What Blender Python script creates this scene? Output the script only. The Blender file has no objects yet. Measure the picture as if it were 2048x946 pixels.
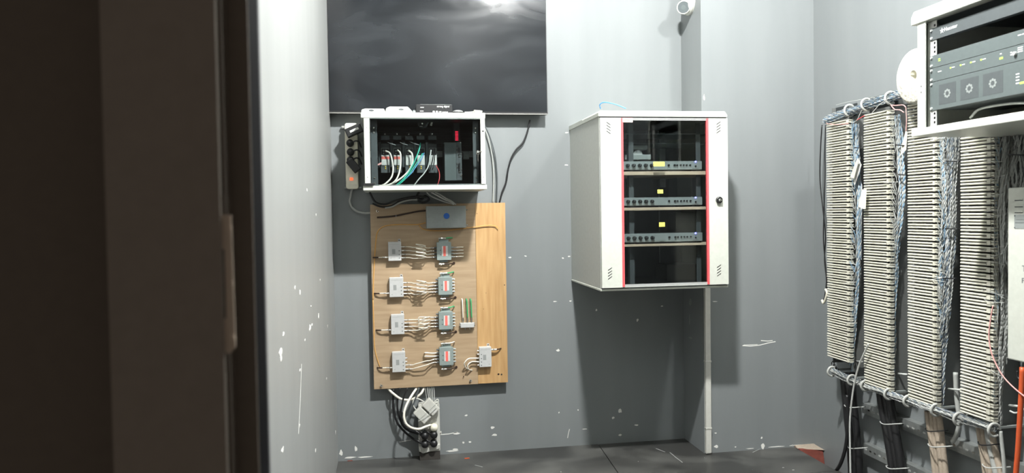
import bpy, math, random
import numpy as np
from mathutils import Vector, Matrix
random.seed(7)
S = bpy.context.scene
COL = S.collection
R = math.radians

# ------------------------------------------------------------------ camera, light, exposure
CAM_H = 1.28
FPX = 1500.0
YAW, PITCH, ROLL = R(9.24), R(-1.66), R(0.9)
fwd = Vector((math.sin(YAW)*math.cos(PITCH), math.cos(YAW)*math.cos(PITCH), math.sin(PITCH)))
r0 = Vector((math.cos(YAW), -math.sin(YAW), 0)); u0 = r0.cross(fwd)
CR = r0*math.cos(ROLL) - u0*math.sin(ROLL)
CU = u0*math.cos(ROLL) + r0*math.sin(ROLL)
cam_d = bpy.data.cameras.new('camera'); cam = bpy.data.objects.new('camera', cam_d); COL.objects.link(cam)
cam.matrix_world = Matrix(((CR.x, CU.x, -fwd.x, 0), (CR.y, CU.y, -fwd.y, 0), (CR.z, CU.z, -fwd.z, CAM_H), (0, 0, 0, 1)))
cam_d.sensor_width = 36; cam_d.lens = FPX/2048*36; cam_d.clip_start = .05
cam_d.dof.use_dof = True; cam_d.dof.focus_distance = 3.7; cam_d.dof.aperture_fstop = 4.2
S.camera = cam
CP = Vector((0, 0, CAM_H))

w = bpy.data.worlds.new('world'); S.world = w; w.use_nodes = True
w.node_tree.nodes['Background'].inputs[0].default_value = (1.0, .86, .74, 1)
w.node_tree.nodes['Background'].inputs[1].default_value = 0.12
S.view_settings.view_transform = 'Standard'; S.view_settings.look = 'None'
S.view_settings.gamma = 1; S.view_settings.use_curve_mapping = False
S.view_settings.exposure = 0.0
TUBE_POWER = 4550.0     # emission of the left ceiling lamp's diffuser
TUBE2_POWER = 800.0     # the right ceiling lamp
TUBE_COL = (.99, 1.0, .975)

# ------------------------------------------------------------------ measuring helpers
def ray(px, py):
    return fwd + CR*((px-1024)/FPX) + CU*((473-py)/FPX)
def onY(px, py, Y):
    d = ray(px, py); return CP + d*(Y/d.y)
def onX(px, py, X):
    d = ray(px, py); return CP + d*(X/d.x)
def onZ(px, py, Z):
    d = ray(px, py); return CP + d*((Z-CAM_H)/d.z)

# ------------------------------------------------------------------ materials
MATS = {}
def mat(name, col, rough=.5, metal=0, emis=None, es=0, spec=.5, noise=None, bump=None, coat=0):
    if name in MATS: return MATS[name]
    m = bpy.data.materials.new(name); m.use_nodes = True; nt = m.node_tree
    b = nt.nodes['Principled BSDF']
    b.inputs['Base Color'].default_value = (*col, 1)
    b.inputs['Roughness'].default_value = rough; b.inputs['Metallic'].default_value = metal
    b.inputs['Specular IOR Level'].default_value = spec
    b.inputs['Coat Weight'].default_value = coat
    if emis: b.inputs['Emission Color'].default_value = (*emis, 1); b.inputs['Emission Strength'].default_value = es
    tc = nt.nodes.new('ShaderNodeTexCoord')
    sc, amt = noise if noise else (60, .06)
    n = nt.nodes.new('ShaderNodeTexNoise'); n.inputs['Scale'].default_value = sc; n.inputs['Detail'].default_value = 3
    nt.links.new(tc.outputs['Object'], n.inputs['Vector'])
    mr = nt.nodes.new('ShaderNodeMapRange'); mr.inputs['From Min'].default_value = .25; mr.inputs['From Max'].default_value = .75
    mr.inputs['To Min'].default_value = 1-amt; mr.inputs['To Max'].default_value = 1+amt*.6
    nt.links.new(n.outputs['Fac'], mr.inputs['Value'])
    mx = nt.nodes.new('ShaderNodeVectorMath'); mx.operation = 'SCALE'; mx.inputs[0].default_value = col
    nt.links.new(mr.outputs['Result'], mx.inputs['Scale']); nt.links.new(mx.outputs['Vector'], b.inputs['Base Color'])
    if bump:
        bn = nt.nodes.new('ShaderNodeTexNoise'); bn.inputs['Scale'].default_value = bump[0]
        nt.links.new(tc.outputs['Object'], bn.inputs['Vector'])
        bp = nt.nodes.new('ShaderNodeBump'); bp.inputs['Strength'].default_value = bump[1]; bp.inputs['Distance'].default_value = .01
        nt.links.new(bn.outputs['Fac'], bp.inputs['Height']); nt.links.new(bp.outputs['Normal'], b.inputs['Normal'])
    MATS[name] = m
    return m
def streak_mat(name, c1, c2, scale, rough=.5, dist=.0, detail=4, wide=(.3, .7), bump=.1, spec=.5, rough2=None, distort=0):
    """two-tone noise stretched along one axis: roller strokes, wood grain, scuffs"""
    m = bpy.data.materials.new(name); m.use_nodes = True; nt = m.node_tree; b = nt.nodes['Principled BSDF']
    tc = nt.nodes.new('ShaderNodeTexCoord'); mp = nt.nodes.new('ShaderNodeMapping'); mp.inputs['Scale'].default_value = scale
    nt.links.new(tc.outputs['Object'], mp.inputs['Vector'])
    n = nt.nodes.new('ShaderNodeTexNoise'); n.inputs['Scale'].default_value = 1; n.inputs['Detail'].default_value = detail
    n.inputs['Distortion'].default_value = distort
    nt.links.new(mp.outputs['Vector'], n.inputs['Vector'])
    rp = nt.nodes.new('ShaderNodeValToRGB'); rp.color_ramp.elements[0].position = wide[0]; rp.color_ramp.elements[1].position = wide[1]
    rp.color_ramp.elements[0].color = (*c1, 1); rp.color_ramp.elements[1].color = (*c2, 1)
    nt.links.new(n.outputs['Fac'], rp.inputs['Fac']); nt.links.new(rp.outputs['Color'], b.inputs['Base Color'])
    b.inputs['Roughness'].default_value = rough; b.inputs['Specular IOR Level'].default_value = spec
    if rough2 is not None:
        mr = nt.nodes.new('ShaderNodeMapRange'); mr.inputs['From Min'].default_value = wide[0]; mr.inputs['From Max'].default_value = wide[1]
        mr.inputs['To Min'].default_value = rough; mr.inputs['To Max'].default_value = rough2
        nt.links.new(n.outputs['Fac'], mr.inputs['Value']); nt.links.new(mr.outputs['Result'], b.inputs['Roughness'])
    if bump:
        bp = nt.nodes.new('ShaderNodeBump'); bp.inputs['Strength'].default_value = bump; bp.inputs['Distance'].default_value = .004
        nt.links.new(n.outputs['Fac'], bp.inputs['Height']); nt.links.new(bp.outputs['Normal'], b.inputs['Normal'])
    MATS[name] = m
    return m
def glass_mat(name, tint, rough=.03, refl=.5):
    m = bpy.data.materials.new(name); m.use_nodes = True; nt = m.node_tree
    nt.nodes.remove(nt.nodes['Principled BSDF']); out = nt.nodes['Material Output']
    tr = nt.nodes.new('ShaderNodeBsdfTransparent'); tr.inputs[0].default_value = (*tint, 1)
    gl = nt.nodes.new('ShaderNodeBsdfGlossy'); gl.inputs['Roughness'].default_value = rough
    gl.inputs['Color'].default_value = (refl, refl, refl, 1)
    lw = nt.nodes.new('ShaderNodeLayerWeight'); lw.inputs['Blend'].default_value = .5
    pw = nt.nodes.new('ShaderNodeMath'); pw.operation = 'POWER'; pw.inputs[1].default_value = 5.0; nt.links.new(lw.outputs['Facing'], pw.inputs[0])
    fr = nt.nodes.new('ShaderNodeMath'); fr.operation = 'MULTIPLY_ADD'; fr.inputs[1].default_value = .95; fr.inputs[2].default_value = .045; nt.links.new(pw.outputs[0], fr.inputs[0])
    mx = nt.nodes.new('ShaderNodeMixShader')
    nt.links.new(fr.outputs[0], mx.inputs[0]); nt.links.new(tr.outputs[0], mx.inputs[1]); nt.links.new(gl.outputs[0], mx.inputs[2])
    nt.links.new(mx.outputs[0], out.inputs['Surface'])
    MATS[name] = m
    return m

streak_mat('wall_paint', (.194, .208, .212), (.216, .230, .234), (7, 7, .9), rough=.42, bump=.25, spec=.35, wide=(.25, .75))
streak_mat('wall_paint_left_lit', (.285, .292, .286), (.318, .325, .318), (7, 7, .9), rough=.42, bump=.25, spec=.35, wide=(.25, .75))  # left wall: its stronger light is put into a paler base colour
streak_mat('floor_dark', (.034, .034, .032), (.12, .12, .112), (2.6, 3.2, 2), rough=.38, rough2=.6, bump=.1, detail=8, wide=(.42, .78), distort=.6)
streak_mat('plywood_pale', (.35, .245, .148), (.43, .315, .20), (5, 5, 60), rough=.5, bump=.04)
streak_mat('plywood_orange', (.44, .255, .105), (.56, .355, .165), (60, 5, 5), rough=.45, bump=.04)
streak_mat('plywood_grey', (.50, .375, .27), (.68, .54, .41), (6, 6, 90), rough=.6, bump=.05)
streak_mat('tv_glass', (.006, .007, .009), (.022, .026, .031), (2.2, 2.2, 4.5), rough=.10, rough2=.34, bump=0, detail=5, wide=(.42, .85), distort=.9)
M_PLASTER = mat('plaster_white', (.78, .77, .73), .8)
M_CEIL = mat('ceiling_grey', (.16, .165, .16), .8)
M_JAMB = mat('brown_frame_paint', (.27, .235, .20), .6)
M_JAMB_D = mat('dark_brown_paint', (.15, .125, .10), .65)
M_SEAL = mat('black_rubber', (.006, .006, .009), .75)
M_STRIKE = mat('painted_strike_steel', (.62, .52, .42), .5, .1)
M_WHITE = mat('white_powder_coat', (.54, .555, .50), .38)
M_CABSIDE = mat('cabinet_grey_coat', (.46, .47, .435), .45)
M_PLASTIC = mat('white_plastic', (.56, .555, .51), .35)
M_CREAM = mat('cream_plastic', (.76, .73, .60), .45)
M_STRIP = mat('terminal_cream', (.58, .565, .48), .45)
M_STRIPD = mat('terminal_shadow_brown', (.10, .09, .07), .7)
M_BLACK = mat('black_plastic', (.012, .012, .013), .4)
M_BLACKM = mat('black_metal', (.035, .041, .043), .45, .2)
M_DGREY = mat('dark_grey_metal', (.085, .096, .10), .5, .2)
M_RACKPANEL = mat('grey_rack_panel', (.105, .125, .125), .45, .1)
M_AMP = mat('amplifier_panel_grey', (.28, .31, .31), .45, .1)
M_MGREY = mat('mid_grey_metal', (.30, .325, .315), .45, .25)
M_GALV = mat('galvanised_steel', (.42, .44, .43), .4, .7, noise=(35, .2))
M_STEEL = mat('bright_nickel', (.72, .70, .65), .25, 1)
M_SILVER = mat('silver_plastic', (.62, .63, .62), .25, .5)
M_RED = mat('red_plastic', (.74, .10, .11), .45)
M_REDLABEL = mat('red_label', (.78, .16, .13), .6)
M_PINK = mat('pink_label', (.85, .45, .42), .6)
M_LABEL = mat('white_label', (.64, .64, .61), .6)
M_BEIGE = mat('paper_tag', (.62, .60, .50), .7)
M_YEL = mat('yellow_label', (.72, .70, .12), .6)
M_YELW = mat('yellow_wire', (.80, .58, .05), .5)
M_GREEN = mat('green_cable', (.03, .34, .13), .45)
M_TEAL = mat('teal_cable', (.03, .42, .30), .45)
M_BLUE = mat('blue_cable', (.10, .32, .62), .45)
M_LBLUE = mat('pale_blue_wire', (.22, .36, .50), .5)
M_SBLUE = mat('slate_blue_wire', (.13, .17, .22), .5)
M_WWIRE = mat('white_wire', (.50, .51, .49), .5)
M_GWIRE = mat('grey_wire', (.30, .31, .30), .5)
M_COAX = mat('white_coax', (.80, .76, .66), .4)
M_GCABLE = mat('grey_cable', (.38, .39, .37), .5)
M_BROWNC = mat('brown_cable', (.035, .018, .012), .5)
M_ORFIB = mat('orange_fibre', (.72, .38, .10), .45)
M_ORANGE = mat('orange_conduit', (.62, .10, .03), .45)
M_PINKW = mat('pink_wire', (.72, .36, .34), .5)
M_BUNBR = mat('beige_cable', (.40, .33, .26), .55, noise=(80, .15))
M_BLUEDOT = mat('blue_dot', (.02, .13, .50), .5)
M_SPLG = mat('cast_zinc', (.27, .32, .305), .42, .15)
M_TAPW = mat('tap_white_metal', (.56, .56, .55), .4, .15)
M_FRAME = mat('grey_frame_steel', (.17, .175, .168), .5, .3)
M_BRICK = mat('brick_red', (.20, .05, .035), .85, noise=(40, .3))
M_PAPER = mat('tissue_paper', (.60, .575, .50), .9, bump=(60, .5))
M_RING = mat('dull_white_ring', (.44, .445, .42), .5)
M_LEDR = mat('led_red', (.8, .02, .05), .4, emis=(1, .03, .08), es=1.3)
M_LEDB = mat('led_blue', (.1, .1, .9), .4, emis=(.15, .15, 1), es=9)
M_LEDG = mat('led_green', (.4, .8, .1), .4, emis=(.45, .9, .08), es=1.2)
M_LEDO = mat('lamp_orange', (.9, .15, .05), .4, emis=(1, .13, .04), es=1.2)
M_TUBE = mat('lamp_tube', (1, 1, 1), .4, emis=TUBE_COL, es=TUBE_POWER)
M_TUBE2 = mat('lamp_tube_doorway', (1, 1, 1), .4, emis=TUBE_COL, es=TUBE2_POWER)
M_PRINT = mat('dark_print', (.10, .11, .12), .6)
M_PRINTW = mat('white_print', (.85, .86, .84), .6)
M_WOODB = mat('dark_wood_block', (.04, .035, .03), .7)
M_GLASS = glass_mat('smoked_glass', (.80, .83, .83))
M_GLASS2 = glass_mat('smoked_glass_small', (.87, .90, .90))
M_LENS = mat('lens_glass', (.11, .125, .13), .15)
M_WALL = MATS['wall_paint']; M_FLOOR = MATS['floor_dark']

# ------------------------------------------------------------------ mesh builder
class MB:
    """collects shapes; frame: 'W' world, 'B' wall behind (u=+X, v=+Z, n=-Y), 'R' right wall (u=-Y, v=+Z, n=-X)"""
    def __init__(s, frame='W', origin=(0, 0, 0), rot=0):
        s.v = []; s.f = []; s.m = []; s.mats = []
        O = Vector(origin)
        if frame == 'W': A = Matrix.Identity(3)
        elif frame == 'B': A = Matrix(((1, 0, 0), (0, 0, -1), (0, 1, 0)))
        else: A = Matrix(((0, 0, -1), (-1, 0, 0), (0, 1, 0)))
        if rot: A = A @ Matrix.Rotation(rot, 3, 'Z')
        s.T = Matrix.Translation(O) @ A.to_4x4()
    def mi(s, m):
        if m not in s.mats: s.mats.append(m)
        return s.mats.index(m)
    def add(s, vs, fs, m):
        o = len(s.v); k = s.mi(m)
        s.v += [tuple(s.T @ Vector(v)) for v in vs]
        s.f += [tuple(o+i for i in f) for f in fs]; s.m += [k]*len(fs)
    def box(s, a, b, m):
        x0, y0, z0 = [min(a[i], b[i]) for i in range(3)]; x1, y1, z1 = [max(a[i], b[i]) for i in range(3)]
        vs = [(x0,y0,z0),(x1,y0,z0),(x1,y1,z0),(x0,y1,z0),(x0,y0,z1),(x1,y0,z1),(x1,y1,z1),(x0,y1,z1)]
        s.add(vs, [(0,3,2,1),(4,5,6,7),(0,1,5,4),(1,2,6,5),(2,3,7,6),(3,0,4,7)], m)
    def hexa(s, vs, m):
        s.add(vs, [(0,3,2,1),(4,5,6,7),(0,1,5,4),(1,2,6,5),(2,3,7,6),(3,0,4,7)], m)
    def prism(s, poly, z0, z1, m, axis=2):
        n = len(poly); vs = []
        for z in (z0, z1):
            for p in poly:
                q = list(p); q.insert(axis, z); vs.append(tuple(q))
        fs = [tuple(range(n))[::-1], tuple(range(n, 2*n))] + [(i, (i+1) % n, n+(i+1) % n, n+i) for i in range(n)]
        if axis == 1: fs = [f[::-1] for f in fs]
        s.add(vs, fs, m)
    def rbox(s, u0, v0, u1, v1, n0, n1, r, m, k=4):
        """box with rounded corners in the u-v plane"""
        P = []
        for (cx, cy, a0) in ((u1-r, v1-r, 0), (u0+r, v1-r, 90), (u0+r, v0+r, 180), (u1-r, v0+r, 270)):
            for i in range(k+1):
                a = R(a0+90*i/k); P.append((cx+r*math.cos(a), cy+r*math.sin(a)))
        s.prism(P, n0, n1, m)
    def cyl(s, p0, p1, r0, m, r1=None, n=16, caps=True):
        r1 = r0 if r1 is None else r1
        p0 = Vector(p0); p1 = Vector(p1); d = (p1-p0).normalized()
        a = d.orthogonal().normalized(); b = d.cross(a); vs = []
        for p, r in ((p0, r0), (p1, r1)):
            for i in range(n):
                t = 2*math.pi*i/n; vs.append(tuple(p + a*(r*math.cos(t)) + b*(r*math.sin(t))))
        fs = [(i, (i+1) % n, n+(i+1) % n, n+i) for i in range(n)]
        if caps: fs += [tuple(range(n))[::-1], tuple(range(n, 2*n))]
        s.add(vs, fs, m)
    def lathe(s, c, d, prof, m, n=24):
        """prof: (distance along d, radius)"""
        c = Vector(c); d = Vector(d).normalized(); a = d.orthogonal().normalized(); b = d.cross(a); vs = []
        for (h, r) in prof:
            for i in range(n):
                t = 2*math.pi*i/n; vs.append(tuple(c + d*h + a*(r*math.cos(t)) + b*(r*math.sin(t))))
        fs = []
        for k in range(len(prof)-1):
            for i in range(n): fs.append((k*n+i, k*n+(i+1) % n, (k+1)*n+(i+1) % n, (k+1)*n+i))
        s.add(vs, fs, m)
    def tube(s, pts, r, m, sides=6, smooth=6):
        P = path(pts, smooth)
        s.sweep(P, r, m, sides)
    def sweep(s, P, r, m, sides=6):
        P = np.array([tuple(p) for p in P], float); n = len(P)
        T = np.gradient(P, axis=0); T /= (np.linalg.norm(T, axis=1)[:, None]+1e-12)
        ref = Vector(T[0]).orthogonal().normalized(); a = np.array(ref); ang = np.arange(sides)*2*math.pi/sides
        vs = []
        for i in range(n):
            t = T[i]; a = a - t*np.dot(a, t); a /= (np.linalg.norm(a)+1e-12); b = np.cross(t, a)
            ring = P[i] + r*(np.cos(ang)[:, None]*a + np.sin(ang)[:, None]*b); vs += [tuple(q) for q in ring]
        fs = []
        for i in range(n-1):
            for k in range(sides): fs.append((i*sides+k, i*sides+(k+1) % sides, (i+1)*sides+(k+1) % sides, (i+1)*sides+k))
        fs += [tuple(range(sides))[::-1], tuple(range((n-1)*sides, n*sides))]
        s.add(vs, fs, m)
    def torus(s, c, d, Rr, r, m, a0=0, a1=360, n=20, sides=6, ref=None):
        c = Vector(c); d = Vector(d).normalized(); a = (Vector(ref).normalized() if ref else d.orthogonal().normalized()); b = d.cross(a)
        P = [c + a*(Rr*math.cos(R(a0+(a1-a0)*i/n))) + b*(Rr*math.sin(R(a0+(a1-a0)*i/n))) for i in range(n+1)]
        s.sweep(P, r, m, sides)
    def text(s, txt, u, v, n, size, m, align='LEFT', ext=.0004, squash=1):
        c = bpy.data.curves.new('t', 'FONT'); c.body = txt; c.size = size; c.align_x = align; c.extrude = ext
        o = bpy.data.objects.new('t', c); COL.objects.link(o)
        dg = bpy.context.evaluated_depsgraph_get(); me = bpy.data.meshes.new_from_object(o.evaluated_get(dg))
        vs = [(u+q.co.x*squash, v+q.co.y, n+q.co.z) for q in me.vertices]; fs = [tuple(p.vertices) for p in me.polygons]
        bpy.data.objects.remove(o); bpy.data.curves.remove(c); bpy.data.meshes.remove(me)
        s.add(vs, fs, m)
    def build(s, name, parent=None, bevel=0, smooth=False, loc=None):
        me = bpy.data.meshes.new(name)
        if parent is not None: L = world_loc(parent)
        elif loc is not None: L = Vector(loc)
        else:
            a = np.array(s.v); L = Vector(((a[:, 0].min()+a[:, 0].max())/2, (a[:, 1].min()+a[:, 1].max())/2, a[:, 2].min()))
        me.from_pydata([(x-L.x, y-L.y, z-L.z) for x, y, z in s.v], [], s.f)
        for m in s.mats: me.materials.append(m)
        if len(s.mats) > 1: me.polygons.foreach_set('material_index', s.m)
        if smooth: me.polygons.foreach_set('use_smooth', [True]*len(me.polygons))
        me.update()
        o = bpy.data.objects.new(name, me); COL.objects.link(o)
        if parent is not None: o.parent = parent
        else: o.location = L
        if bevel:
            b = o.modifiers.new('bevel', 'BEVEL'); b.width = bevel; b.segments = 2; b.limit_method = 'ANGLE'; b.angle_limit = R(40)
        if smooth and not bevel:
            pass
        return o
def world_loc(o):
    L = Vector(o.location)
    while o.parent is not None: o = o.parent; L = L + o.location
    return L
def path(pts, k=6):
    P = [Vector(p) for p in pts]
    if k <= 1 or len(P) < 3: return P
    Q = [P[0]*2-P[1]] + P + [P[-1]*2-P[-2]]; out = []
    for i in range(1, len(Q)-2):
        for j in range(k):
            t = j/k; a, b, c, d = Q[i-1], Q[i], Q[i+1], Q[i+2]
            out.append(.5*((2*b) + (c-a)*t + (2*a-5*b+4*c-d)*t*t + (3*b-3*c+d-a)*t*t*t))
    out.append(P[-1]); return out
def thing(name, loc, label=None, cat=None, group=None):
    o = bpy.data.objects.new(name, None); COL.objects.link(o); o.location = loc; o.empty_display_size = .02
    return tag(o, label, cat, group)
def tag(o, label=None, cat=None, group=None, kind=None):
    if label: o['label'] = label
    if cat: o['category'] = cat
    if group: o['group'] = group
    if kind: o['kind'] = kind
    return o
def copy_tree(o, loc=None, parent=None):
    c = o.copy(); COL.objects.link(c)
    if parent is not None: c.parent = parent
    if loc is not None: c.location = loc
    for ch in list(o.children): copy_tree(ch, None, c)
    return c
def cable(name, pts, r, m, label, cat='cable', group=None, sides=8, smooth=8, kind=None, ends=None):
    b = MB(); b.tube(pts, r, m, sides, smooth)
    return tag(b.build(name, smooth=True), label, cat, group, kind)

# ------------------------------------------------------------------ the room
XL, XR, YB, ZC = -.292, 2.26, 4.0, 3.25
YP = 3.73; XP = 1.622          # the pillar's front and its left side
XF = onZ(1607, 904, 0).x       # the floor boards stop short of the right wall
YD = 1.0
def chip(b, u, v, wd, ht, n=0, m=None, k=9, rot=0):
    P = []
    for i in range(k):
        a = 2*math.pi*i/k; q = random.uniform(.55, 1.1)
        x, y = math.cos(a)*wd/2*q, math.sin(a)*ht/2*q
        P.append((u+x*math.cos(rot)-y*math.sin(rot), v+x*math.sin(rot)+y*math.cos(rot)))
    b.prism(P, n, n+.0008, m or M_PLASTER)
def scratch(b, pts, wd, m=None):
    for p, q in zip(pts[:-1], pts[1:]):
        d = Vector((q[0]-p[0], q[1]-p[1])).normalized(); a, c = -d.y*wd/2, d.x*wd/2
        b.prism([(p[0]+a*.6, p[1]+c*.6), (p[0]-a, p[1]-c), (q[0]-a, q[1]-c), (q[0]+a*.7, q[1]+c*.7)], 0, .0008, m or M_PLASTER)
# back wall
b = MB(); b.box((XL-.1, YB, -.1), (XP+.2, YB+.1, ZC), M_WALL)
b.T = MB('B', (0, YB, 0)).T
for px, py, wd, ht in [(1020,515,9,4),(1051,512,6,3),(1116,701,9,7),(913,867,16,7),(985,855,10,6),(989,870,12,5),(927,885,5,5),(911,899,12,5),(932,831,7,4),
                       (1118,825,4,4),(1156,820,3,3),(1170,858,14,3),(1240,822,9,10),(1226,836,7,6),(1240,870,12,6),(1272,850,10,4),(1275,640,6,9),
                       (1133,265,8,3),(1133,330,9,3),(1138,513,6,3),(1126,516,5,3),(1324,612,7,3),(1141,602,5,3),(1110,603,10,2),(1193,620,5,5),(712,897,6,12),(700,915,26,5),(730,914,30,3),
                       (682,905,8,16),(905,902,30,4),(940,884,6,4)]:
    p = onY(px, py, YB)
    if p.z > .005: chip(b, p.x, p.z, wd/375, ht/375)
def wpts(L, Y): return [(onY(x, y, Y).x, onY(x, y, Y).z) for x, y in L]
scratch(b, wpts([(881,869),(896,868),(915,864)], YB), .005)
scratch(b, wpts([(799,884),(810,882),(822,880)], YB), .003)
scratch(b, wpts([(1135,876),(1137,865),(1139,858)], YB), .004)
tag(b.build('wall_back'), kind='structure')
b = MB(); b.box((XP, YP, -.1), (XR+.1, YB+.1, ZC), M_WALL)
b.T = MB('B', (0, YP, 0)).T
for px, py, wd, ht in [(1526,892,9,14),(1523,876,5,6),(1432,893,10,7),(1471,894,4,3),(1585,892,3,5),(1416,623,6,4),(1419,812,4,3),(1431,866,6,3),(1408,195,4,14),
                       (1552,898,60,3),(1590,899,40,3),(1500,902,20,2),(1430,603,12,2)]:
    p = onY(px, py, YP); chip(b, p.x, max(p.z, .008), wd/400, ht/400)
scratch(b, wpts([(1485,691),(1500,692),(1520,690),(1535,686),(1551,683)], YP), .0055)
scratch(b, wpts([(1522,681),(1535,682),(1545,681)], YP), .005)
scratch(b, wpts([(1487,690),(1515,689)], YP), .003)
b.T = Matrix.Translation((XP, 0, 0)) @ Matrix(((0, 0, -1, 0), (-1, 0, 0, 0), (0, 1, 0, 0), (0, 0, 0, 1)))
for (x, y, wd, ht) in [(1381,604,8,26),(1379,640,3,30),(1381,676,12,5)]:
    p = onX(x, y, XP); chip(b, -p.y, p.z, wd/180, ht/400, m=MATS['plaster_white'] if 0 else M_GWIRE)
tag(b.build('wall_pillar'), kind='structure')
# left wall
b = MB(); b.box((XL-.1, YD, -.1), (XL, YB+.1, ZC), MATS['wall_paint_left_lit'])
b.T = Matrix.Translation((XL, 0, 0)) @ Matrix(((0, 0, 1, 0), (1, 0, 0, 0), (0, 1, 0, 0), (0, 0, 0, 1)))
for px, py, wd, ht in [(561,705,9,12),(562,715,5,9),(620,655,7,12),(637,632,5,10),(624,650,5,5),(610,680,3,4),(567,668,4,6),(653,757,3,5),(600,740,3,4),(599,851,5,4),
                       (565,900,5,6),(622,612,3,3),(655,652,4,6),(590,575,4,6),(600,585,3,9),(671,865,4,12),(676,902,6,14),(631,900,4,6),(640,560,3,4),(614,380,3,6),(632,430,3,6)]:
    p = onX(px, py, XL)
    if p.z > .02 and p.y < YB-.02: chip(b, p.y, p.z, wd/330*3, ht/420)
scratch(b, [(onX(x, y, XL).y, onX(x, y, XL).z) for x, y in [(603,728),(601,790),(597,868)]], .006, M_LABEL)
tag(b.build('wall_left'), kind='structure')
# right wall
b = MB(); b.box((XR, YD, -.1), (XR+.1, YP, ZC), M_WALL); tag(b.build('wall_right'), kind='structure')
b = MB(); b.box((XL-.1, YD-.1, ZC), (XR+.1, YB+.1, ZC+.1), M_CEIL); tag(b.build('ceiling'), kind='structure')
# front wall around the doorway the camera looks through
b = MB()
b.box((1.25, YD-.1, -.1), (XR+.1, YD, ZC), M_WALL); b.box((-.292, YD-.1, 2.2), (1.25, YD, ZC), M_WALL)
tag(b.build('wall_front'), kind='structure')
# floor: black sheets laid on a lower screed
s1 = onZ(1195, 886, 0); s2 = onZ(1235, 944, 0); ns = onZ(1660, 942, 0).y
b = MB()
e = .0025
def sl(y): return s1.x + (s2.x-s1.x)*(y-s1.y)/(s2.y-s1.y)
b.prism([(XL, ns+.0), (sl(ns)-e, ns), (sl(YB)-e, YB), (XL, YB)], -.02, 0, M_FLOOR)
b.prism([(sl(ns)+e, ns), (XF, ns), (XF, YP), (XP, YP), (XP, YB), (sl(YB)+e, YB)], -.02, -.001, M_FLOOR)
b.prism([(XL, -1), (XF+.01, -1), (XF+.01, ns-.006), (XL, ns-.006)], -.02, 0, M_FLOOR)
b.box((XL, -1, -.14), (XR, YB, -.12), M_WOODB)
for _ in range(26):
    x, y = random.uniform(-.2, 2.0), random.uniform(3.0, 3.68); b.T = Matrix.Identity(4)
    chip(b, x, y, random.uniform(.004, .014), random.uniform(.003, .008), 0, random.choice([M_PLASTER, M_GWIRE]), 6)
for (x, y) in [(934,917),(700,922)]:
    p = onZ(x, y, 0); b.box((p.x-.013, p.y-.003, 0), (p.x+.013, p.y+.003, .003), M_ORANGE if x > 800 else M_BRICK)
for L in [[(1505,905),(1520,898)],[(1340,905),(1352,915),(1365,925)],[(950,930),(965,934)],[(1312,897),(1330,904)]]:
    P = [(onZ(x, y, 0).x, onZ(x, y, 0).y) for x, y in L]; scratch(b, P, .006, M_GWIRE)
tag(b.build('floor'), kind='structure')
b = MB()   # broken corner of the pillar foot
b.hexa([(XF-.0, 3.66, -.118), (XR, 3.63, -.118), (XR, YP, -.118), (XF-.0, YP, -.118), (XF, 3.675, .002), (XR-.005, 3.65, -.001), (XR-.005, YP, .006), (XF, YP, .005)], M_BRICK)
b.hexa([(XF-.005, 3.69, .002), (XR, 3.64, .001), (XR, YP, .002), (XF-.0, YP, .002), (XF+.0, 3.70, .006), (XR-.01, 3.68, .006), (XR-.01, YP, .010), (XF+.0, YP, .009)], M_BUNBR)
b.v = [(x, y, z+.001) for x, y, z in b.v]
tag(b.build('brick_fragment'), 'broken red brick with plaster dust in the floor corner under the pillar', 'brick')

# door frame at the left, in front of the camera
def tx(px): return math.tan(math.atan((px-1024)/FPX)+YAW)
Z0, Z1 = -.0, 2.2
b = MB()
b.prism([(tx(213)*.80, .80), (tx(441)*.80, .80), (tx(441)*.80, .92), (tx(441)*.80-.1, .99), (tx(213)*.8, .99)], Z0, Z1, M_JAMB)
fr = b.build('door_1', loc=(tx(330)*.8, .86, 0)); tag(fr, kind='structure')
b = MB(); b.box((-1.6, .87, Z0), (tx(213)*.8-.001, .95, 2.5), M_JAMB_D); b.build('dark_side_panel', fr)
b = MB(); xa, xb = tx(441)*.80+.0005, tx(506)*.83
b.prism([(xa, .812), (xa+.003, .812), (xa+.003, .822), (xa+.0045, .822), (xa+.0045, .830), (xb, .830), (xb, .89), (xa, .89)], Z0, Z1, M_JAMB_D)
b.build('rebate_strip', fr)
b = MB(); b.prism([(xb+.0003, .833), (tx(528)*.85, .845), (tx(529)*.89, .89), (xb+.0003, .89)], Z0, Z1, M_SEAL); b.build('rubber_seal', fr)
zt, zb = onY(455, 430, .808).z, onY(458, 706, .808).z
X0, X1 = tx(443)*.808, tx(466)*.808
b = MB('B', (0, .808, 0)); zc = (zt+zb)/2
b.prism([(X0, zt), (X1-.001, zt), (X1, zb+.006), (X0+.006, zb), (X0, zb+.001), (X0+.0, zb+.035), (X0+.003, zb+.037), (X0+.003, zt-.036), (X0, zt-.034)], 0, .002, M_STRIKE)
sp = b.build('strike_plate', fr)
b = MB('B', (0, .8055, 0))
for z in (zt-.014, zc, zb+.016): b = MB('B', (0, .8055, 0)); b.cyl((X0+.008, z, 0), (X0+.008, z, .0015), .0032, M_STRIKE); b.build('screw', sp)
b = MB(); b.box((xa-.001, .8085, zb-.02), (xa+.001, .84, zt+.02), M_JAMB_D); b.build('strike_backing', fr)

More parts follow.
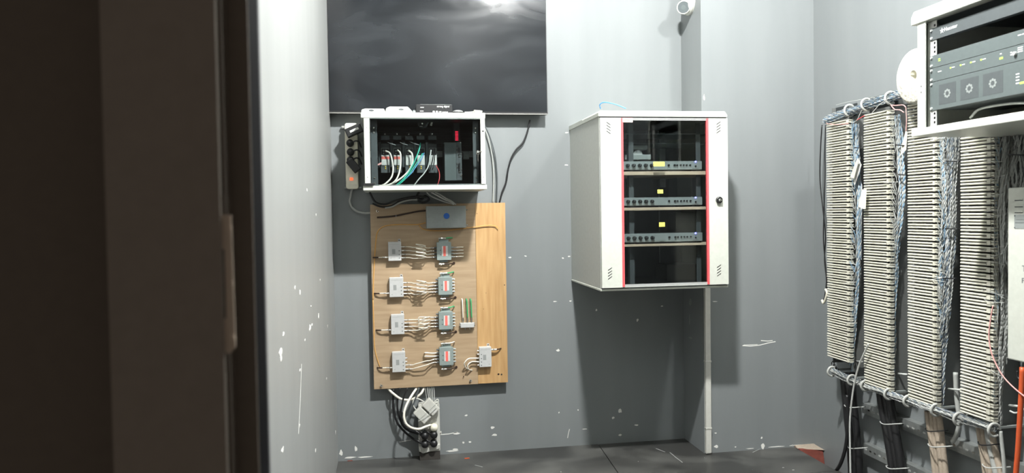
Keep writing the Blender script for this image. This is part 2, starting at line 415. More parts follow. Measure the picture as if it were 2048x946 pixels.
# ceiling battens (above the frame)
def batten(x0, x1, y, label, m):
    t = thing('ceiling_light', ((x0+x1)/2, y, ZC-.08), label, 'lamp')
    b = MB(); b.box((x0-.02, y-.05, ZC-.03), (x1+.02, y+.05, ZC), M_WHITE); b.build('lamp_body', t, .004)
    b = MB(); b.prism([(y+.04*math.cos(a*math.pi/8), ZC-.032-.045*math.sin(a*math.pi/8)) for a in range(9)], x0, x1, m, axis=0)
    b.build('diffuser', t)
batten(.72, .86, 2.12, 'short white ceiling lamp above the small cabinet side of the room', M_TUBE)
batten(1.94, 2.08, 2.12, 'short white ceiling lamp above the terminal block side of the room', M_TUBE2)

# ------------------------------------------------------------------ television
YT = 3.925
p0 = onY(658, 227, YT); p1 = onY(1095, 229, YT); tz = (p0.z+p1.z)/2; tw = p1.x-p0.x; th = tw*.58
t = thing('television', ((p0.x+p1.x)/2, YT+.03, tz), 'large black flat television with dusty smeared screen, high on the back wall', 'television')
b = MB('B', (p0.x+.001, YT, tz))
b.box((0, 0, -.03), (tw, th, -.002), M_BLACK); b.box((.15, .1, -.072), (tw-.15, th-.1, -.03), M_BLACK)
b.build('housing', t, .002)
b = MB('B', (p0.x+.001, YT, tz)); b.box((.004, .014, -.002), (tw-.004, th-.005, 0), MATS['tv_glass']); b.build('screen', t)
b = MB('B', (p0.x+.001, YT, tz)); b.box((0, 0, -.002), (tw, .0045, .003), M_STEEL); tag(b.build('trim_strip', t), 'thin chrome strip along the lower edge')
b = MB('B', (p0.x+.001, YT, tz)); b.box((.0, .0045, -.002), (tw, .013, .001), M_BLACK); b.build('bottom_bezel', t)

# ------------------------------------------------------------------ small glazed wall cabinet
YC = 3.64
q0 = onY(728, 381, YC); q1 = onY(969, 226, YC); cw = q1.x-q0.x; ch = q1.z-q0.z; cd = YB-YC
sc = 1500/3.66
def cpx(x, y, Y=YC):      # position inside the cabinet's own frame for something seen at depth Y
    p = onY(x, y, Y); return p.x-q0.x, p.z-q0.z
cab = thing('wall_cabinet', (q0.x+cw/2, YB-.02, q0.z), 'small white wall cabinet with smoked glass door, in front of the television edge', 'cabinet')
def CB(): return MB('B', (q0.x, YC, q0.z))
b = CB(); b.box((-.004, 0, -cd), (cw+.006, .022, .002), M_WHITE); b.build('bottom_rail', cab, .002)
b = CB(); b.box((-.008, ch-.027, -cd), (cw+.003, ch, .004), M_WHITE); b.build('lid', cab, .003)
b = CB(); b.box((.004, .022, -cd), (.010, ch-.027, -.004), M_WHITE); b.box((.010, .022, -cd), (.012, ch-.027, -.004), M_BLACKM); b.build('left_side', cab)
b = CB(); b.box((cw-.010, .022, -cd), (cw-.004, ch-.027, -.004), M_WHITE); b.box((cw-.012, .022, -cd), (cw-.010, ch-.027, -.004), M_BLACKM); b.build('right_side', cab)
b = CB(); b.box((.012, .022, -cd+.001), (cw-.012, ch-.027, -cd+.006), M_BLACKM)
b.box((.012, .0225, -cd+.006), (cw-.012, .024, -.03), M_BLACKM); b.box((.012, ch-.029, -cd+.006), (cw-.012, ch-.0275, -.03), M_BLACKM)
for i in range(14): b.box((.03, .20+i*.009, -cd+.006), (cw-.03, .203+i*.009, -cd+.008), M_DGREY)
b.build('back_panel', cab)
d = CB(); d.box((.006, .0245, -.002), (.030, ch-.0285, .006), M_WHITE); d.box((.030, .025, -.002), (.0335, ch-.03, .004), M_MGREY)
d.box((cw-.022, .0245, -.002), (cw-.0, ch-.0285, .006), M_WHITE); d.box((.030, .0245, -.001), (cw-.022, .0265, .003), M_MGREY); d.box((.030, ch-.0305, -.001), (cw-.022, ch-.0285, .003), M_MGREY)
door = d.build('door', cab, .001)
b = CB(); b.box((.0335, .024, 0), (cw-.022, ch-.0285, .004), M_GLASS2); b.build('door_glass', door)
b = CB()
for (x, y) in [(.018, ch*.80), (.018, ch*.17), (cw-.011, ch*.16)]: b = CB(); b.cyl((x, y, .006), (x, y, .0068), .002, M_DGREY, n=8); b.build('screw', door)
b = CB(); b.cyl((cw-.010, ch*.76, .006), (cw-.010, ch*.76, .008), .004, M_BLACK, n=12); b.build('screw', door)
b = CB(); b.box((-.002, .022, .006), (.046, .034, .011), M_BLACK); b.build('hinge_block', door, .001)
u, v = cpx(955, 304)
b = CB(); b.cyl((u, v, .004), (u, v, .016), .008, M_STEEL, r1=.0065); b.cyl((u, v, .016), (u, v, .018), .004, M_MGREY)
b.box((u+.002, v-.002, .008), (u+.018, v+.004, .012), M_STEEL)
lk = b.build('lock', door)
b = CB(); b.box((u-.0012, v-.048, .016), (u+.0012, v-.012, .0175), M_STEEL); b.torus((u, v-.009, .0165), (0, 0, 1), .006, .001, M_STEEL); b.build('key', lk)
for side in (0, 1):
    xa_, xb_ = (cpx(742, 300, 3.70)[0], cpx(755, 300, 3.70)[0]) if not side else (cpx(946, 300, 3.70)[0], cpx(957, 300, 3.70)[0])
    b = CB(); b.box((xa_, .03, -.062), (xb_, ch-.03, -.06), M_DGREY); b.box((xa_ if not side else xb_-.002, .03, -.09), (xa_+.002 if not side else xb_, ch-.03, -.062), M_DGREY)
    for k in (.10, .17, .76, .82):
        b.cyl(((xa_+xb_)/2, ch*k, -.06), ((xa_+xb_)/2, ch*k, -.056), .0042, M_STEEL, n=8)
    b.build('mounting_rail', cab)
u0_, v0_ = cpx(760, 318, 3.86); u1_, v1_ = cpx(950, 304, 3.86)
b = CB(); b.box((.02, v1_-.016, -cd+.008), (cw-.02, v1_+.016, -cd+.014), M_GALV); b.build('din_rail', cab)
# five converter modules on the rail
YM = 3.80
mods = [(757.6, 763, 778, 'red'), (781.5, 788, 802, 'red'), (805.5, 812, 826, 'white'), (829, 835, 849, 'white2'), (852.5, 858.5, 873, 'white3')]
wd_names = ['first', 'second', 'third', 'fourth', 'fifth']
mlab = ['slim dark module with red and white label, leftmost on the rail in the small cabinet',
        'slim dark module with red and white label, second from left in the small cabinet',
        'slim dark module with all-white label, middle of the five in the small cabinet',
        'slim dark module with white label behind the teal and pale blue cables',
        'slim dark module with black and white leads, rightmost of the five in the small cabinet']
MODX = []
for i, (xa_, la, lb, kind) in enumerate(mods):
    a = onY(xa_, 345, YM); c = onY(lb+2, 271, YM); l0 = onY(la, 330, YM); l1 = onY(lb, 296, YM)
    MODX.append((l0.x, l1.x, l0.z, l1.z))
    t = thing('converter_module', ((l0.x+l1.x)/2, YM+.05, a.z), mlab[i], 'electronic module', 'modules on the rail in the small cabinet')
    b = MB('B', (0, YM, 0))
    b.box((a.x, l0.z-.01, -.15), (a.x+.013, l1.z+.03, -.012), M_DGREY)
    b.box((l0.x-.004, a.z, -.15), (l1.x+.003, l1.z+.022, -.003), M_BLACKM)
    b.box((l0.x-.002, c.z-.02, -.12), (l1.x+.002, c.z, -.02), M_DGREY)
    b.build('module_body', t, .001)
    b = MB('B', (0, YM, 0)); b.box(((l0.x+l1.x)/2-.006, c.z, -.1), ((l0.x+l1.x)/2+.006, c.z+.02, -.05), M_DGREY)
    b.cyl(((l0.x+l1.x)/2, c.z+.012, -.05), ((l0.x+l1.x)/2, c.z+.012, -.045), .003, M_STEEL, n=8); b.build('latch', t)
    b = MB('B', (0, YM, 0)); w_ = l1.x-l0.x; h_ = l1.z-l0.z
    b.box((l0.x, l0.z, -.003), (l1.x, l0.z+h_*.58, 0), M_LABEL)
    if kind == 'red': b.box((l0.x, l0.z+h_*.34, 0), (l1.x+.001, l0.z+h_*.50, .0006), M_REDLABEL)
    for k in range(3): b.box((l0.x+.006, l0.z+.006+k*.005, 0), (l1.x-.008, l0.z+.0065+k*.005, .0002), M_GWIRE)
    b.build('front_label', t)
    b = MB('B', (0, YM, 0)); b.box((l0.x, l0.z+h_*.6, -.003), (l1.x, l1.z, -.001), M_BLACK)
    for (x0_, z0_, x1_, z1_) in ((0, .6, .04, 1), (.96, .6, 1, 1), (0, .975, 1, 1)):
        b.box((l0.x+w_*x0_, l0.z+h_*z0_, -.001), (l0.x+w_*x1_, l0.z+h_*z1_, .0004), M_MGREY)
    b.cyl((l0.x+w_*.3, l0.z+h_*.83, -.001), (l0.x+w_*.3, l0.z+h_*.83, .003), .004, M_MGREY, n=10)
    b.cyl((l0.x+w_*.3, l0.z+h_*.68, -.001), (l0.x+w_*.3, l0.z+h_*.68, .003), .003, M_MGREY, n=10)
    b.build('socket_panel', t)
    b = MB('B', (0, YM, 0)); b.box((l0.x-.003, a.z-.002, -.003), (l1.x+.002, l0.z-.003, .004), M_DGREY)
    if kind != 'white3':
        for dz in (.008, .018): b.cyl(((l0.x+l1.x)/2, l0.z-dz, .004), ((l0.x+l1.x)/2, l0.z-dz, .007), .0035, M_YELW, n=8)
    b.build('terminal_block', t, .001)
def CI(x, y, Y): return onY(x, y, Y)
# leads inside the cabinet
def clead(name, L, r, m, label, Y0=3.77, Y1=3.70, grp='leads inside the small cabinet', **k):
    n = len(L); pts = [onY(x, y, Y0+(Y1-Y0)*min(1, i/max(1, n-2))) for i, (x, y) in enumerate(L)]
    return cable(name, pts, r, m, label, 'cable', grp, **k)
clead('network_lead', [(771,302),(780,307),(785,325),(786,342),(782,356),(770,368),(760,372)], .0042, M_COAX, 'cream lead from the leftmost module, curving down to the cabinet corner', 3.785)
clead('network_lead', [(795,300),(801,308),(801,330),(797,350),(788,364),(772,372)], .0042, M_COAX, 'cream lead dropping from the second module in the small cabinet', 3.785)
clead('network_lead', [(817,301),(824,308),(825,326),(817,342),(800,358),(780,369),(757,373)], .0045, M_COAX, 'cream lead sweeping from the middle module to the lower left cabinet corner', 3.785)
clead('network_lead', [(841,286),(838,300),(828,325),(817,345),(805,360),(792,371)], .0035, M_TEAL, 'bright teal lead arching from the fourth module down to the left', 3.775)
clead('network_lead', [(845,307),(840,316),(828,334),(816,352),(806,362),(796,371)], .0028, M_TEAL, 'second teal lead running under the bright one in the small cabinet', 3.77)
clead('network_lead', [(848,306),(843,318),(834,330),(824,345),(812,357)], .0022, M_BLUE, 'pale blue lead beside the teal leads in the small cabinet', 3.775)
clead('network_lead', [(862,300),(860,318),(856,334),(848,347),(838,358),(828,371)], .003, M_WWIRE, 'thin white lead from the rightmost module, slanting down left', 3.775)
clead('network_lead', [(866,298),(866,315),(862,332),(858,343)], .0026, M_BLACK, 'short black lead at the rightmost module, left one', 3.775)
clead('network_lead', [(871,298),(869,316),(867,332),(864,340)], .0026, M_BLACK, 'short black lead at the rightmost module, right one', 3.775)
clead('network_lead', [(872,331),(878,342),(879,356),(875,371)], .0018, M_RED, 'thin red lead hanging below the rightmost module', 3.775)
for i, x in enumerate((771, 795, 818)):
    clead('jumper_lead', [(x+1,283),(x+10,287),(x+20,290)], .0016, M_MGREY, 'thin grey jumper above the %s module label, slanting right' % wd_names[i], 3.785)
b = MB('B', (0, 3.79, 0)); a = onY(754, 329, 3.79)
b.prism([(a.x, a.z-.006), (a.x+.022, a.z+.001), (a.x+.022, a.z+.012), (a.x, a.z)], 0, .002, M_PINK); tag(b.build('cable_tag'), 'small pink tag beside the leftmost module in the small cabinet', 'tag')
# power supply at the right
a = onY(890, 361, 3.80); c = onY(923, 284, 3.80)
t = thing('power_supply', ((a.x+c.x)/2, 3.85, a.z), 'grey boxy power supply module at the right inside the small cabinet', 'power supply')
b = MB('B', (0, 3.80, 0)); b.box((a.x, a.z, -.14), (c.x-.028, c.z-.002, 0), M_RACKPANEL); b.box((c.x-.028, a.z, -.14), (c.x, c.z, .003), M_DGREY); b.build('supply_case', t, .001)
for k in (0, 1):
    b = MB('B', (0, 3.80, 0)); zz = c.z-.03-k*.078
    b.box((c.x-.018, zz-.035, .003), (c.x-.010, zz, .010), M_BLACK); b.box((c.x-.018, zz-.045, .003), (c.x-.006, zz-.042, .008), M_STEEL)
    for (dx, dz) in ((-.024, -.002), (-.024, -.02), (-.003, -.03)): b.cyl((c.x+dx, zz+dz, .003), (c.x+dx, zz+dz, .008), .0024, M_STEEL, n=8)
    b.build('terminal', t)
b = MB('B', (0, 3.80, 0))
for (dx, dz) in ((-.005, -.004), (-.002, -.165), (-.005, -.17)): b = MB('B', (0, 3.80, 0)); b.cyl((c.x+dx, c.z+dz, .003), (c.x+dx, c.z+dz, .008), .003, M_STEEL, n=8); b.build('screw', t)
a = onY(910, 284, 3.82); c = onY(917, 264, 3.82)
t = thing('indicator_module', ((a.x+c.x)/2, 3.87, a.z), 'small dark module with a lit column of red lights above the power supply', 'electronic module')
b = MB('B', (0, 3.82, 0)); b.box((a.x-.006, a.z+.006, -.1), (c.x+.006, c.z+.05, -.002), M_BLACKM); b.box((a.x-.006, c.z+.05, -.06), (c.x+.006, c.z+.052, .0), M_MGREY); b.build('module_body', t)
b = MB('B', (0, 3.82, 0))
for k in range(7): zz = a.z+.008+(c.z-a.z-.008)*k/6; b.box((a.x+.002, zz, -.002), (c.x-.002, zz+.0032, .001), M_LEDR)
b.build('led_column', t)
b = MB('B', (0, 3.86, 0)); a = onY(927, 318, 3.86); c = onY(938, 304, 3.86); b.box((a.x, a.z, -.05), (c.x, c.z, 0), M_MGREY)
for k in range(5): b.box((a.x, a.z+.004+k*.008, 0), (c.x, a.z+.006+k*.008, .001), M_DGREY)
tag(b.build('vent_block'), 'small ribbed grey block on the rail right of the power supply', 'electronic module')
b = MB('B', (0, 3.80, 0))   # socket and plug near the roof of the cabinet
a = onY(846, 246, 3.80); b.lathe((a.x, a.z, 0), (0, 0, 1), [(-.04, .026), (0, .026), (0, .017), (-.01, .016), (-.01, 0)], M_DGREY, 16)
b.box((a.x-.016, a.z-.018, 0), (a.x-.002, a.z-.015, .002), M_STEEL); b.cyl((a.x-.007, a.z+.004, .0), (a.x-.004, a.z-.004, .012), .004, M_STEEL, n=8)
b.box((a.x-.02, a.z+.026, -.04), (a.x+.02, a.z+.036, -.01), M_DGREY)
tag(b.build('rear_socket'), 'round dark socket with metal pins high inside the small cabinet', 'socket')
b = MB('B', (0, 3.79, 0)); a = onY(863, 246, 3.79); b.cyl((a.x-.003, a.z-.014, 0), (a.x+.004, a.z+.012, .004), .005, M_COAX, n=8)
b.cyl((a.x-.016, a.z+.002, -.01), (a.x-.013, a.z+.012, 0), .004, M_MGREY, n=8)
tag(b.build('cable_plug'), 'short white plug end beside the round socket in the small cabinet', 'plug')

# things lying on the small cabinet
TZ = q1.z
def topbox(x0, x1, y1, Y, dep):
    a = onY(x0, 300, Y).x; c = onY(x1, 300, Y).x; h = onY((x0+x1)/2, y1, Y).z-TZ
    return a, c, h
def white_unit(x0, x1, ytop, lab, cut, lift=0):
    a, c, h = topbox(x0, x1, ytop, 3.66, .15)
    t = thing('access_point', ((a+c)/2, 3.74, TZ), lab, 'network device', 'white devices lying on the small cabinet')
    b = MB('B', (0, 3.66, TZ)); b.prism([(a, 0), (c, 0), (c, h*.3), (c-cut*.6, h*.75), (c-cut, h), (a+.02, h), (a+.004, h*.8), (a, h*.5)], -.16, 0, M_PLASTIC)
    b.build('shell', t, .003, True)
    m_ = a+(c-a)*(.42 if cut < .02 else .58)
    b = MB('B', (0, 3.66, TZ)); P = [(m_+.013*math.cos(k*math.pi/6), h*.55+.0045*math.sin(k*math.pi/6)) for k in range(12)]; b.prism(P, 0, .0006, M_DGREY); b.build('slot', t)
white_unit(724, 772.5, 217, 'low white rounded device on the left end of the small cabinet top', .008)
white_unit(773, 826, 213, 'taller white device with sloped side, second from left on the cabinet top', .022)
a, c, h = topbox(834, 906, 209, 3.68, .1)
t = thing('set_top_box', ((a+c)/2, 3.74, TZ), 'flat black box with small white lettering on the small cabinet', 'electronic box')
b = MB('B', (0, 3.68, TZ)); b.box((a, .001, -.12), (c, h, 0), M_BLACK); b.build('case', t, .001)
b = MB('B', (0, 3.68, TZ)); b.box((a+.02, h, -.12), (c-.004, h+.0008, -.001), M_MGREY); b.build('top_edge', t)
b = MB('B', (0, 3.68, TZ)); b.text('strong digital', c-.075, h-.013, .0003, .013, M_PRINTW, squash=.9)
b.box((c-.095, .006, 0), (c-.086, .014, .0006), M_PRINTW); b.box((c-.08, .006, 0), (c-.071, .014, .0006), M_PRINTW)
b.build('lettering', t); b = MB('B', (0, 3.68, TZ)); b.text('HD receiver', c-.066, .007, .0003, .009, M_PRINTW)
b.box((a+.02, h*.65, 0), (a+.037, h*.72, .0005), M_PRINTW); b.box((a+.018, h*.25, 0), (a+.035, h*.32, .0005), M_PRINTW)
b.build('lettering', t)
p = onY(916, 218, 3.70); r_ = onY(928, 218, 3.7).x-p.x
t = thing('puck_hub', (p.x, 3.70, TZ), 'round black disc with domed silver top on the small cabinet', 'electronic device')
b = MB(); b.lathe((p.x, 3.72, TZ), (0, 0, 1), [(.001, 0), (.001, r_*.75), (.004, r_), (.012, r_), (.014, r_*.9)], M_BLACK, 24); b.build('base', t)
b = MB(); b.lathe((p.x, 3.72, TZ), (0, 0, 1), [(.013, r_*.9), (.019, r_*.85), (.023, r_*.5), (.024, 0)], M_SILVER, 24); b.build('domed_top', t, 0, True)
a = onY(948, 220, 3.68); c = onY(965, 220, 3.68)
t = thing('mains_plug', ((a.x+c.x)/2, 3.69, TZ), 'cream plug with short lead on the right end of the small cabinet top', 'plug')
b = MB('B', (0, 3.68, TZ)); b.prism([(a.x+.004, 0), (c.x-.005, 0), (c.x, .017), (a.x, .021)], -.03, 0, M_CREAM); b.build('plug_body', t, .002)
b = MB(); b.tube([(a.x, 3.69, TZ+.012), (a.x-.02, 3.69, TZ+.010), (a.x-.045, 3.69, TZ+.009)], .0035, M_WWIRE); b.build('lead', t, 0, True)
b = MB('B', (0, 3.68, TZ)); u = onY(828, 219, 3.68).x; b.cyl((u, .010, -.05), (u, .010, 0), .009, M_DGREY, n=16); b.cyl((u, .010, 0), (u, .010, .004), .006, M_MGREY, n=16)
tag(b.build('round_plug'), 'small dark grey round plug beside the black box on the cabinet top', 'plug')

# ------------------------------------------------------------------ plywood board with the aerial splitters
YBD = 3.953     # its face
cTL, cTR, cBR, cBL = [onY(x, y, YBD) for x, y in ((739, 410), (1009, 405), (1017, 766), (749, 778))]
bx0, bx1 = (cTL.x+cBL.x)/2, (cTR.x+cBR.x)/2; bz0, bz1 = (cBL.z+cBR.z)/2, (cTL.z+cTR.z)/2
jx = (onY(951, 500, YBD).x+onY(957, 765, YBD).x)/2
board = thing('plywood_board', ((bx0+bx1)/2, YBD+.02, bz0), 'tall two-tone plywood board on the back wall carrying the splitters', 'board')
b = MB('B', (0, YBD, 0)); b.box((bx0, bz0, -.016), (jx-.0004, bz1, 0), MATS['plywood_pale']); b.build('pale_panel', board, .0015)
b = MB('B', (0, YBD, 0)); b.box((jx+.0004, bz0+.002, -.016), (bx1, bz1+.001, 0), MATS['plywood_orange'])
for (x, y, r_) in [(997,748.5,.0055),(1003,749,.005),(1009,570,.003),(967,618,.0018),(972,586,.0018),(954,427,.002)]:
    p = onY(x, y, YBD)
    if p.x > jx: b.cyl((p.x, p.z, 0), (p.x, p.z, .0005), r_, M_BROWNC if r_ != .005 else M_WOODB, n=12)
b.build('orange_panel', board, .0015)
b = MB('B', (0, YBD, 0))
for x in (bx0+.05, bx1-.07): b.box((x, bz0+.05, -.045), (x+.04, bz1-.05, -.016), M_WOODB); b.build('rear_batten', board); b = MB('B', (0, YBD, 0))
for (x, y) in [(755,422),(763,770),(941,760),(927,752)]:
    p = onY(x, y, YBD); b = MB('B', (p.x, YBD, p.z))
    if (x, y) != (927,752): b.torus((0, 0, .008), (0, 0, 1), .0055, .0018, M_STEEL if y < 500 else M_MGREY, 40, 320, 12)
    b.cyl((0, -.002, 0), (0, -.002, .008), .0025, M_BROWNC, n=8); b.build('screw_hook', board)
def BD(x, y): p = onY(x, y, YBD-.03); return p.x, p.z
# grey amplifier box with a blue dot
a = onY(853, 456, YBD-.05); c = onY(931, 412, YBD-.05)
t = thing('grey_metal_box', ((a.x+c.x)/2, YBD-.02, a.z), 'grey metal box with round blue sticker at the top of the board', 'electronic box')
b = MB('B', (0, YBD, 0)); b.box((a.x, a.z, .0003), (c.x, c.z, .048), M_MGREY); b.box((a.x+.001, a.z-.0015, .046), (c.x+.001, c.z+.0015, .052), M_MGREY); b.build('case', t, .001)
b = MB('B', (0, YBD, 0)); p = onY(893, 432, YBD-.05); b.cyl((p.x, p.z, .052), (p.x, p.z, .0526), .0155, M_BLUEDOT, n=28); b.build('round_sticker', t)
for k in (.1, .82):
    b = MB('B', (0, YBD, 0)); zz = a.z+(c.z-a.z)*k; b.cyl((c.x+.001, zz, .04), (c.x+.012, zz, .04), .003, M_STEEL, n=8); b.cyl((c.x+.006, zz, .04), (c.x+.008, zz, .04), .006, M_STEEL, n=8); b.build('side_screw', t)
b = MB('B', (0, YBD, 0)); b.cyl((a.x+.012, (a.z+c.z)/2, .052), (a.x+.012, (a.z+c.z)/2, .0535), .004, M_SILVER, n=10); b.build('cover_screw', t)

def conn(b, p0, p1, r=.0042):
    """F connector: hex nut, barrel"""
    p0 = Vector(p0); p1 = Vector(p1); d = p1-p0
    b.cyl(p0, p0+d*.35, r, M_STEEL, n=8); b.cyl(p0+d*.35, p0+d*.55, r*1.35, M_STEEL, n=6); b.cyl(p0+d*.55, p1, r*.95, M_STEEL, n=8)
ordw = ['topmost', 'second', 'third', 'bottom']
NT = .055   # how far the splitters' faces stand from the board
taps = [(776.8, 483.5, 802.2, 522.0, (494, 501.5, 509, 516), 515), (779.2, 554.7, 806.5, 594.5, (566, 574, 581, 588), 587),
        (782.6, 628.5, 808.2, 669.2, (640.7, 647, 654, 662), 660.5), (784.8, 703.5, 810.3, 744.8, (717, 724, 731, 739), 736)]
sws = [(874, 484, 902, 520.5), (877, 553.7, 904.3, 590), (878, 622.8, 905.3, 659.3), (879, 694, 906.5, 731)]
def tap_box(x0, y0, x1, y1, ys, yin, label, flip=False):
    a = onY(x0, y1, YBD-.03); c = onY(x1, y0, YBD-.03)
    t = thing('white_splitter', ((a.x+c.x)/2, YBD-.01, a.z), label, 'splitter', 'white signal splitters on the board')
    b = MB('B', (0, YBD, 0)); b.box((a.x, a.z, .006), (c.x, c.z, .032), M_TAPW)
    b.box((a.x+.002, a.z+.0, .0003), (c.x-.002, c.z, .006), M_TAPW)
    b.build('case', t, .0015)
    b = MB('B', (0, YBD, 0)); fx = (c.x-.016) if not flip else (c.x-.02)
    b.box((fx, c.z-.001, .001), (fx+.013, c.z+.014, .003), M_TAPW); b.cyl((fx+.0065, c.z+.007, .003), (fx+.0065, c.z+.007, .004), .0035, M_BROWNC, n=10); b.build('fixing_tab', t)
    b = MB('B', (0, YBD, 0)); w_ = c.x-a.x; h_ = c.z-a.z
    b.box((a.x+.006, c.z-.013, .032), (c.x-.008, c.z-.012, .0325), M_GWIRE); b.box((a.x+.02, a.z+h_*.35, .032), (a.x+.036, a.z+h_*.62, .0323), M_GWIRE)
    for k, y in enumerate(ys):
        z = onY(x1, y, YBD-.03).z
        if k: b.cyl((c.x-.011 if not flip else a.x+.011, z, .032), (c.x-.011 if not flip else a.x+.011, z, .0325), .0028, M_DGREY, n=8)
    b.cyl((a.x+.013 if not flip else c.x-.013, a.z+.014, .032), (a.x+.013 if not flip else c.x-.013, a.z+.014, .0325), .0025, M_GWIRE, n=8)
    b.build('printed_marks', t)
    P = []
    for y in ys:
        z = onY(x1, y, YBD-.03).z; b = MB('B', (0, YBD, 0))
        if not flip: b.cyl((c.x, z, .02), (c.x+.010, z, .02), .0048, M_STEEL, n=8); P.append((c.x+.010, z))
        else: b.cyl((a.x, z, .02), (a.x-.010, z, .02), .0048, M_STEEL, n=8); P.append((a.x-.010, z))
        b.build('output_socket', t)
    z = onY(x0, yin, YBD-.03).z; b = MB('B', (0, YBD, 0))
    if not flip: conn(b, (a.x, z, .02), (a.x-.030, z+.001, .02)); I = (a.x-.030, z+.001)
    else: conn(b, (c.x, z, .02), (c.x+.030, z, .02), .0052); I = (c.x+.030, z)
    b.build('input_connector', t)
    return P, I
def switch_box(x0, y0, x1, y1, label, i):
    a = onY(x0, y1, YBD-.03); c = onY(x1, y0, YBD-.03); w_ = c.x-a.x; h_ = c.z-a.z
    t = thing('grey_splitter', ((a.x+c.x)/2, YBD-.01, a.z), label, 'splitter', 'grey splitters with red labels on the board')
    b = MB('B', (0, YBD, 0)); b.rbox(a.x, a.z, c.x, c.z, .0003, .034, .004, M_SPLG)
    b.box((a.x+.012, c.z-.002, .002), (c.x-.012, c.z+.014, .018), M_SPLG); b.box((a.x+.014, a.z-.012, .002), (c.x-.018, a.z+.002, .018), M_SPLG); b.build('case', t, .001)
    b = MB('B', (0, YBD, 0)); b.box((a.x+w_*.36, a.z+h_*.24, .034), (a.x+w_*.76, a.z+h_*.78, .0344), M_LABEL)
    b.box((a.x+w_*.44, a.z+h_*.22, .0344), (a.x+w_*.62, a.z+h_*.78, .0348), M_REDLABEL)
    for k in range(7): b.box((a.x+w_*.66, a.z+h_*(.28+k*.07), .0344), (a.x+w_*.74, a.z+h_*(.295+k*.07), .0346), M_GWIRE)
    b.build('front_label', t)
    b = MB('B', (0, YBD, 0))
    for (fx, fz, m_) in [(.22, .9, M_GWIRE), (.78, .9, M_GWIRE), (.25, .55, M_DGREY), (.25, .3, M_DGREY), (.22, .08, M_MGREY), (.8, .08, M_MGREY)]:
        b.cyl((a.x+w_*fx, a.z+h_*fz, .034), (a.x+w_*fx, a.z+h_*fz, .0345), .003, m_, n=8)
    b.build('printed_marks', t)
    PL = []; PR = []
    for k in range(4 if i == 0 else 5):
        z = c.z-h_*((.31+k*.175) if i == 0 else (.14+k*.175))
        b = MB('B', (0, YBD, 0)); b.cyl((a.x, z, .017), (a.x-.013, z, .017), .0045, M_DGREY, n=8); b.build('left_socket', t); PL.append((a.x-.013, z))
        b = MB('B', (0, YBD, 0)); b.cyl((c.x, z, .017), (c.x+.012, z, .017), .0048, M_MGREY, n=8); b.cyl((c.x+.012, z, .017), (c.x+.014, z, .017), .003, M_STEEL, n=8); b.build('right_socket', t); PR.append((c.x+.014, z))
    b = MB('B', (0, YBD, 0)); conn(b, (a.x+.010, c.z+.020, .024), (a.x+.048, c.z+.020, .024), .0046); b.cyl((a.x+.018, c.z+.003, .012), (a.x+.014, c.z+.020, .024), .003, M_STEEL, n=8); b.build('top_connector', t)
    b = MB('B', (0, YBD, 0)); conn(b, (a.x+.010, a.z-.021, .024), (a.x+.038, a.z-.021, .024), .0046); b.cyl((a.x+.018, a.z-.006, .012), (a.x+.014, a.z-.021, .024), .003, M_STEEL, n=8); b.build('bottom_connector', t)
    if i >= 2:
        b = MB('B', (0, YBD, 0)); b.cyl((c.x-.006, a.z-.004, .014), (c.x-.006, a.z-.010, .014), .004, M_STEEL, n=8); b.build('side_connector', t)
    return PL, PR, (a.x+.048, c.z+.020), (a.x+.038, a.z-.021)
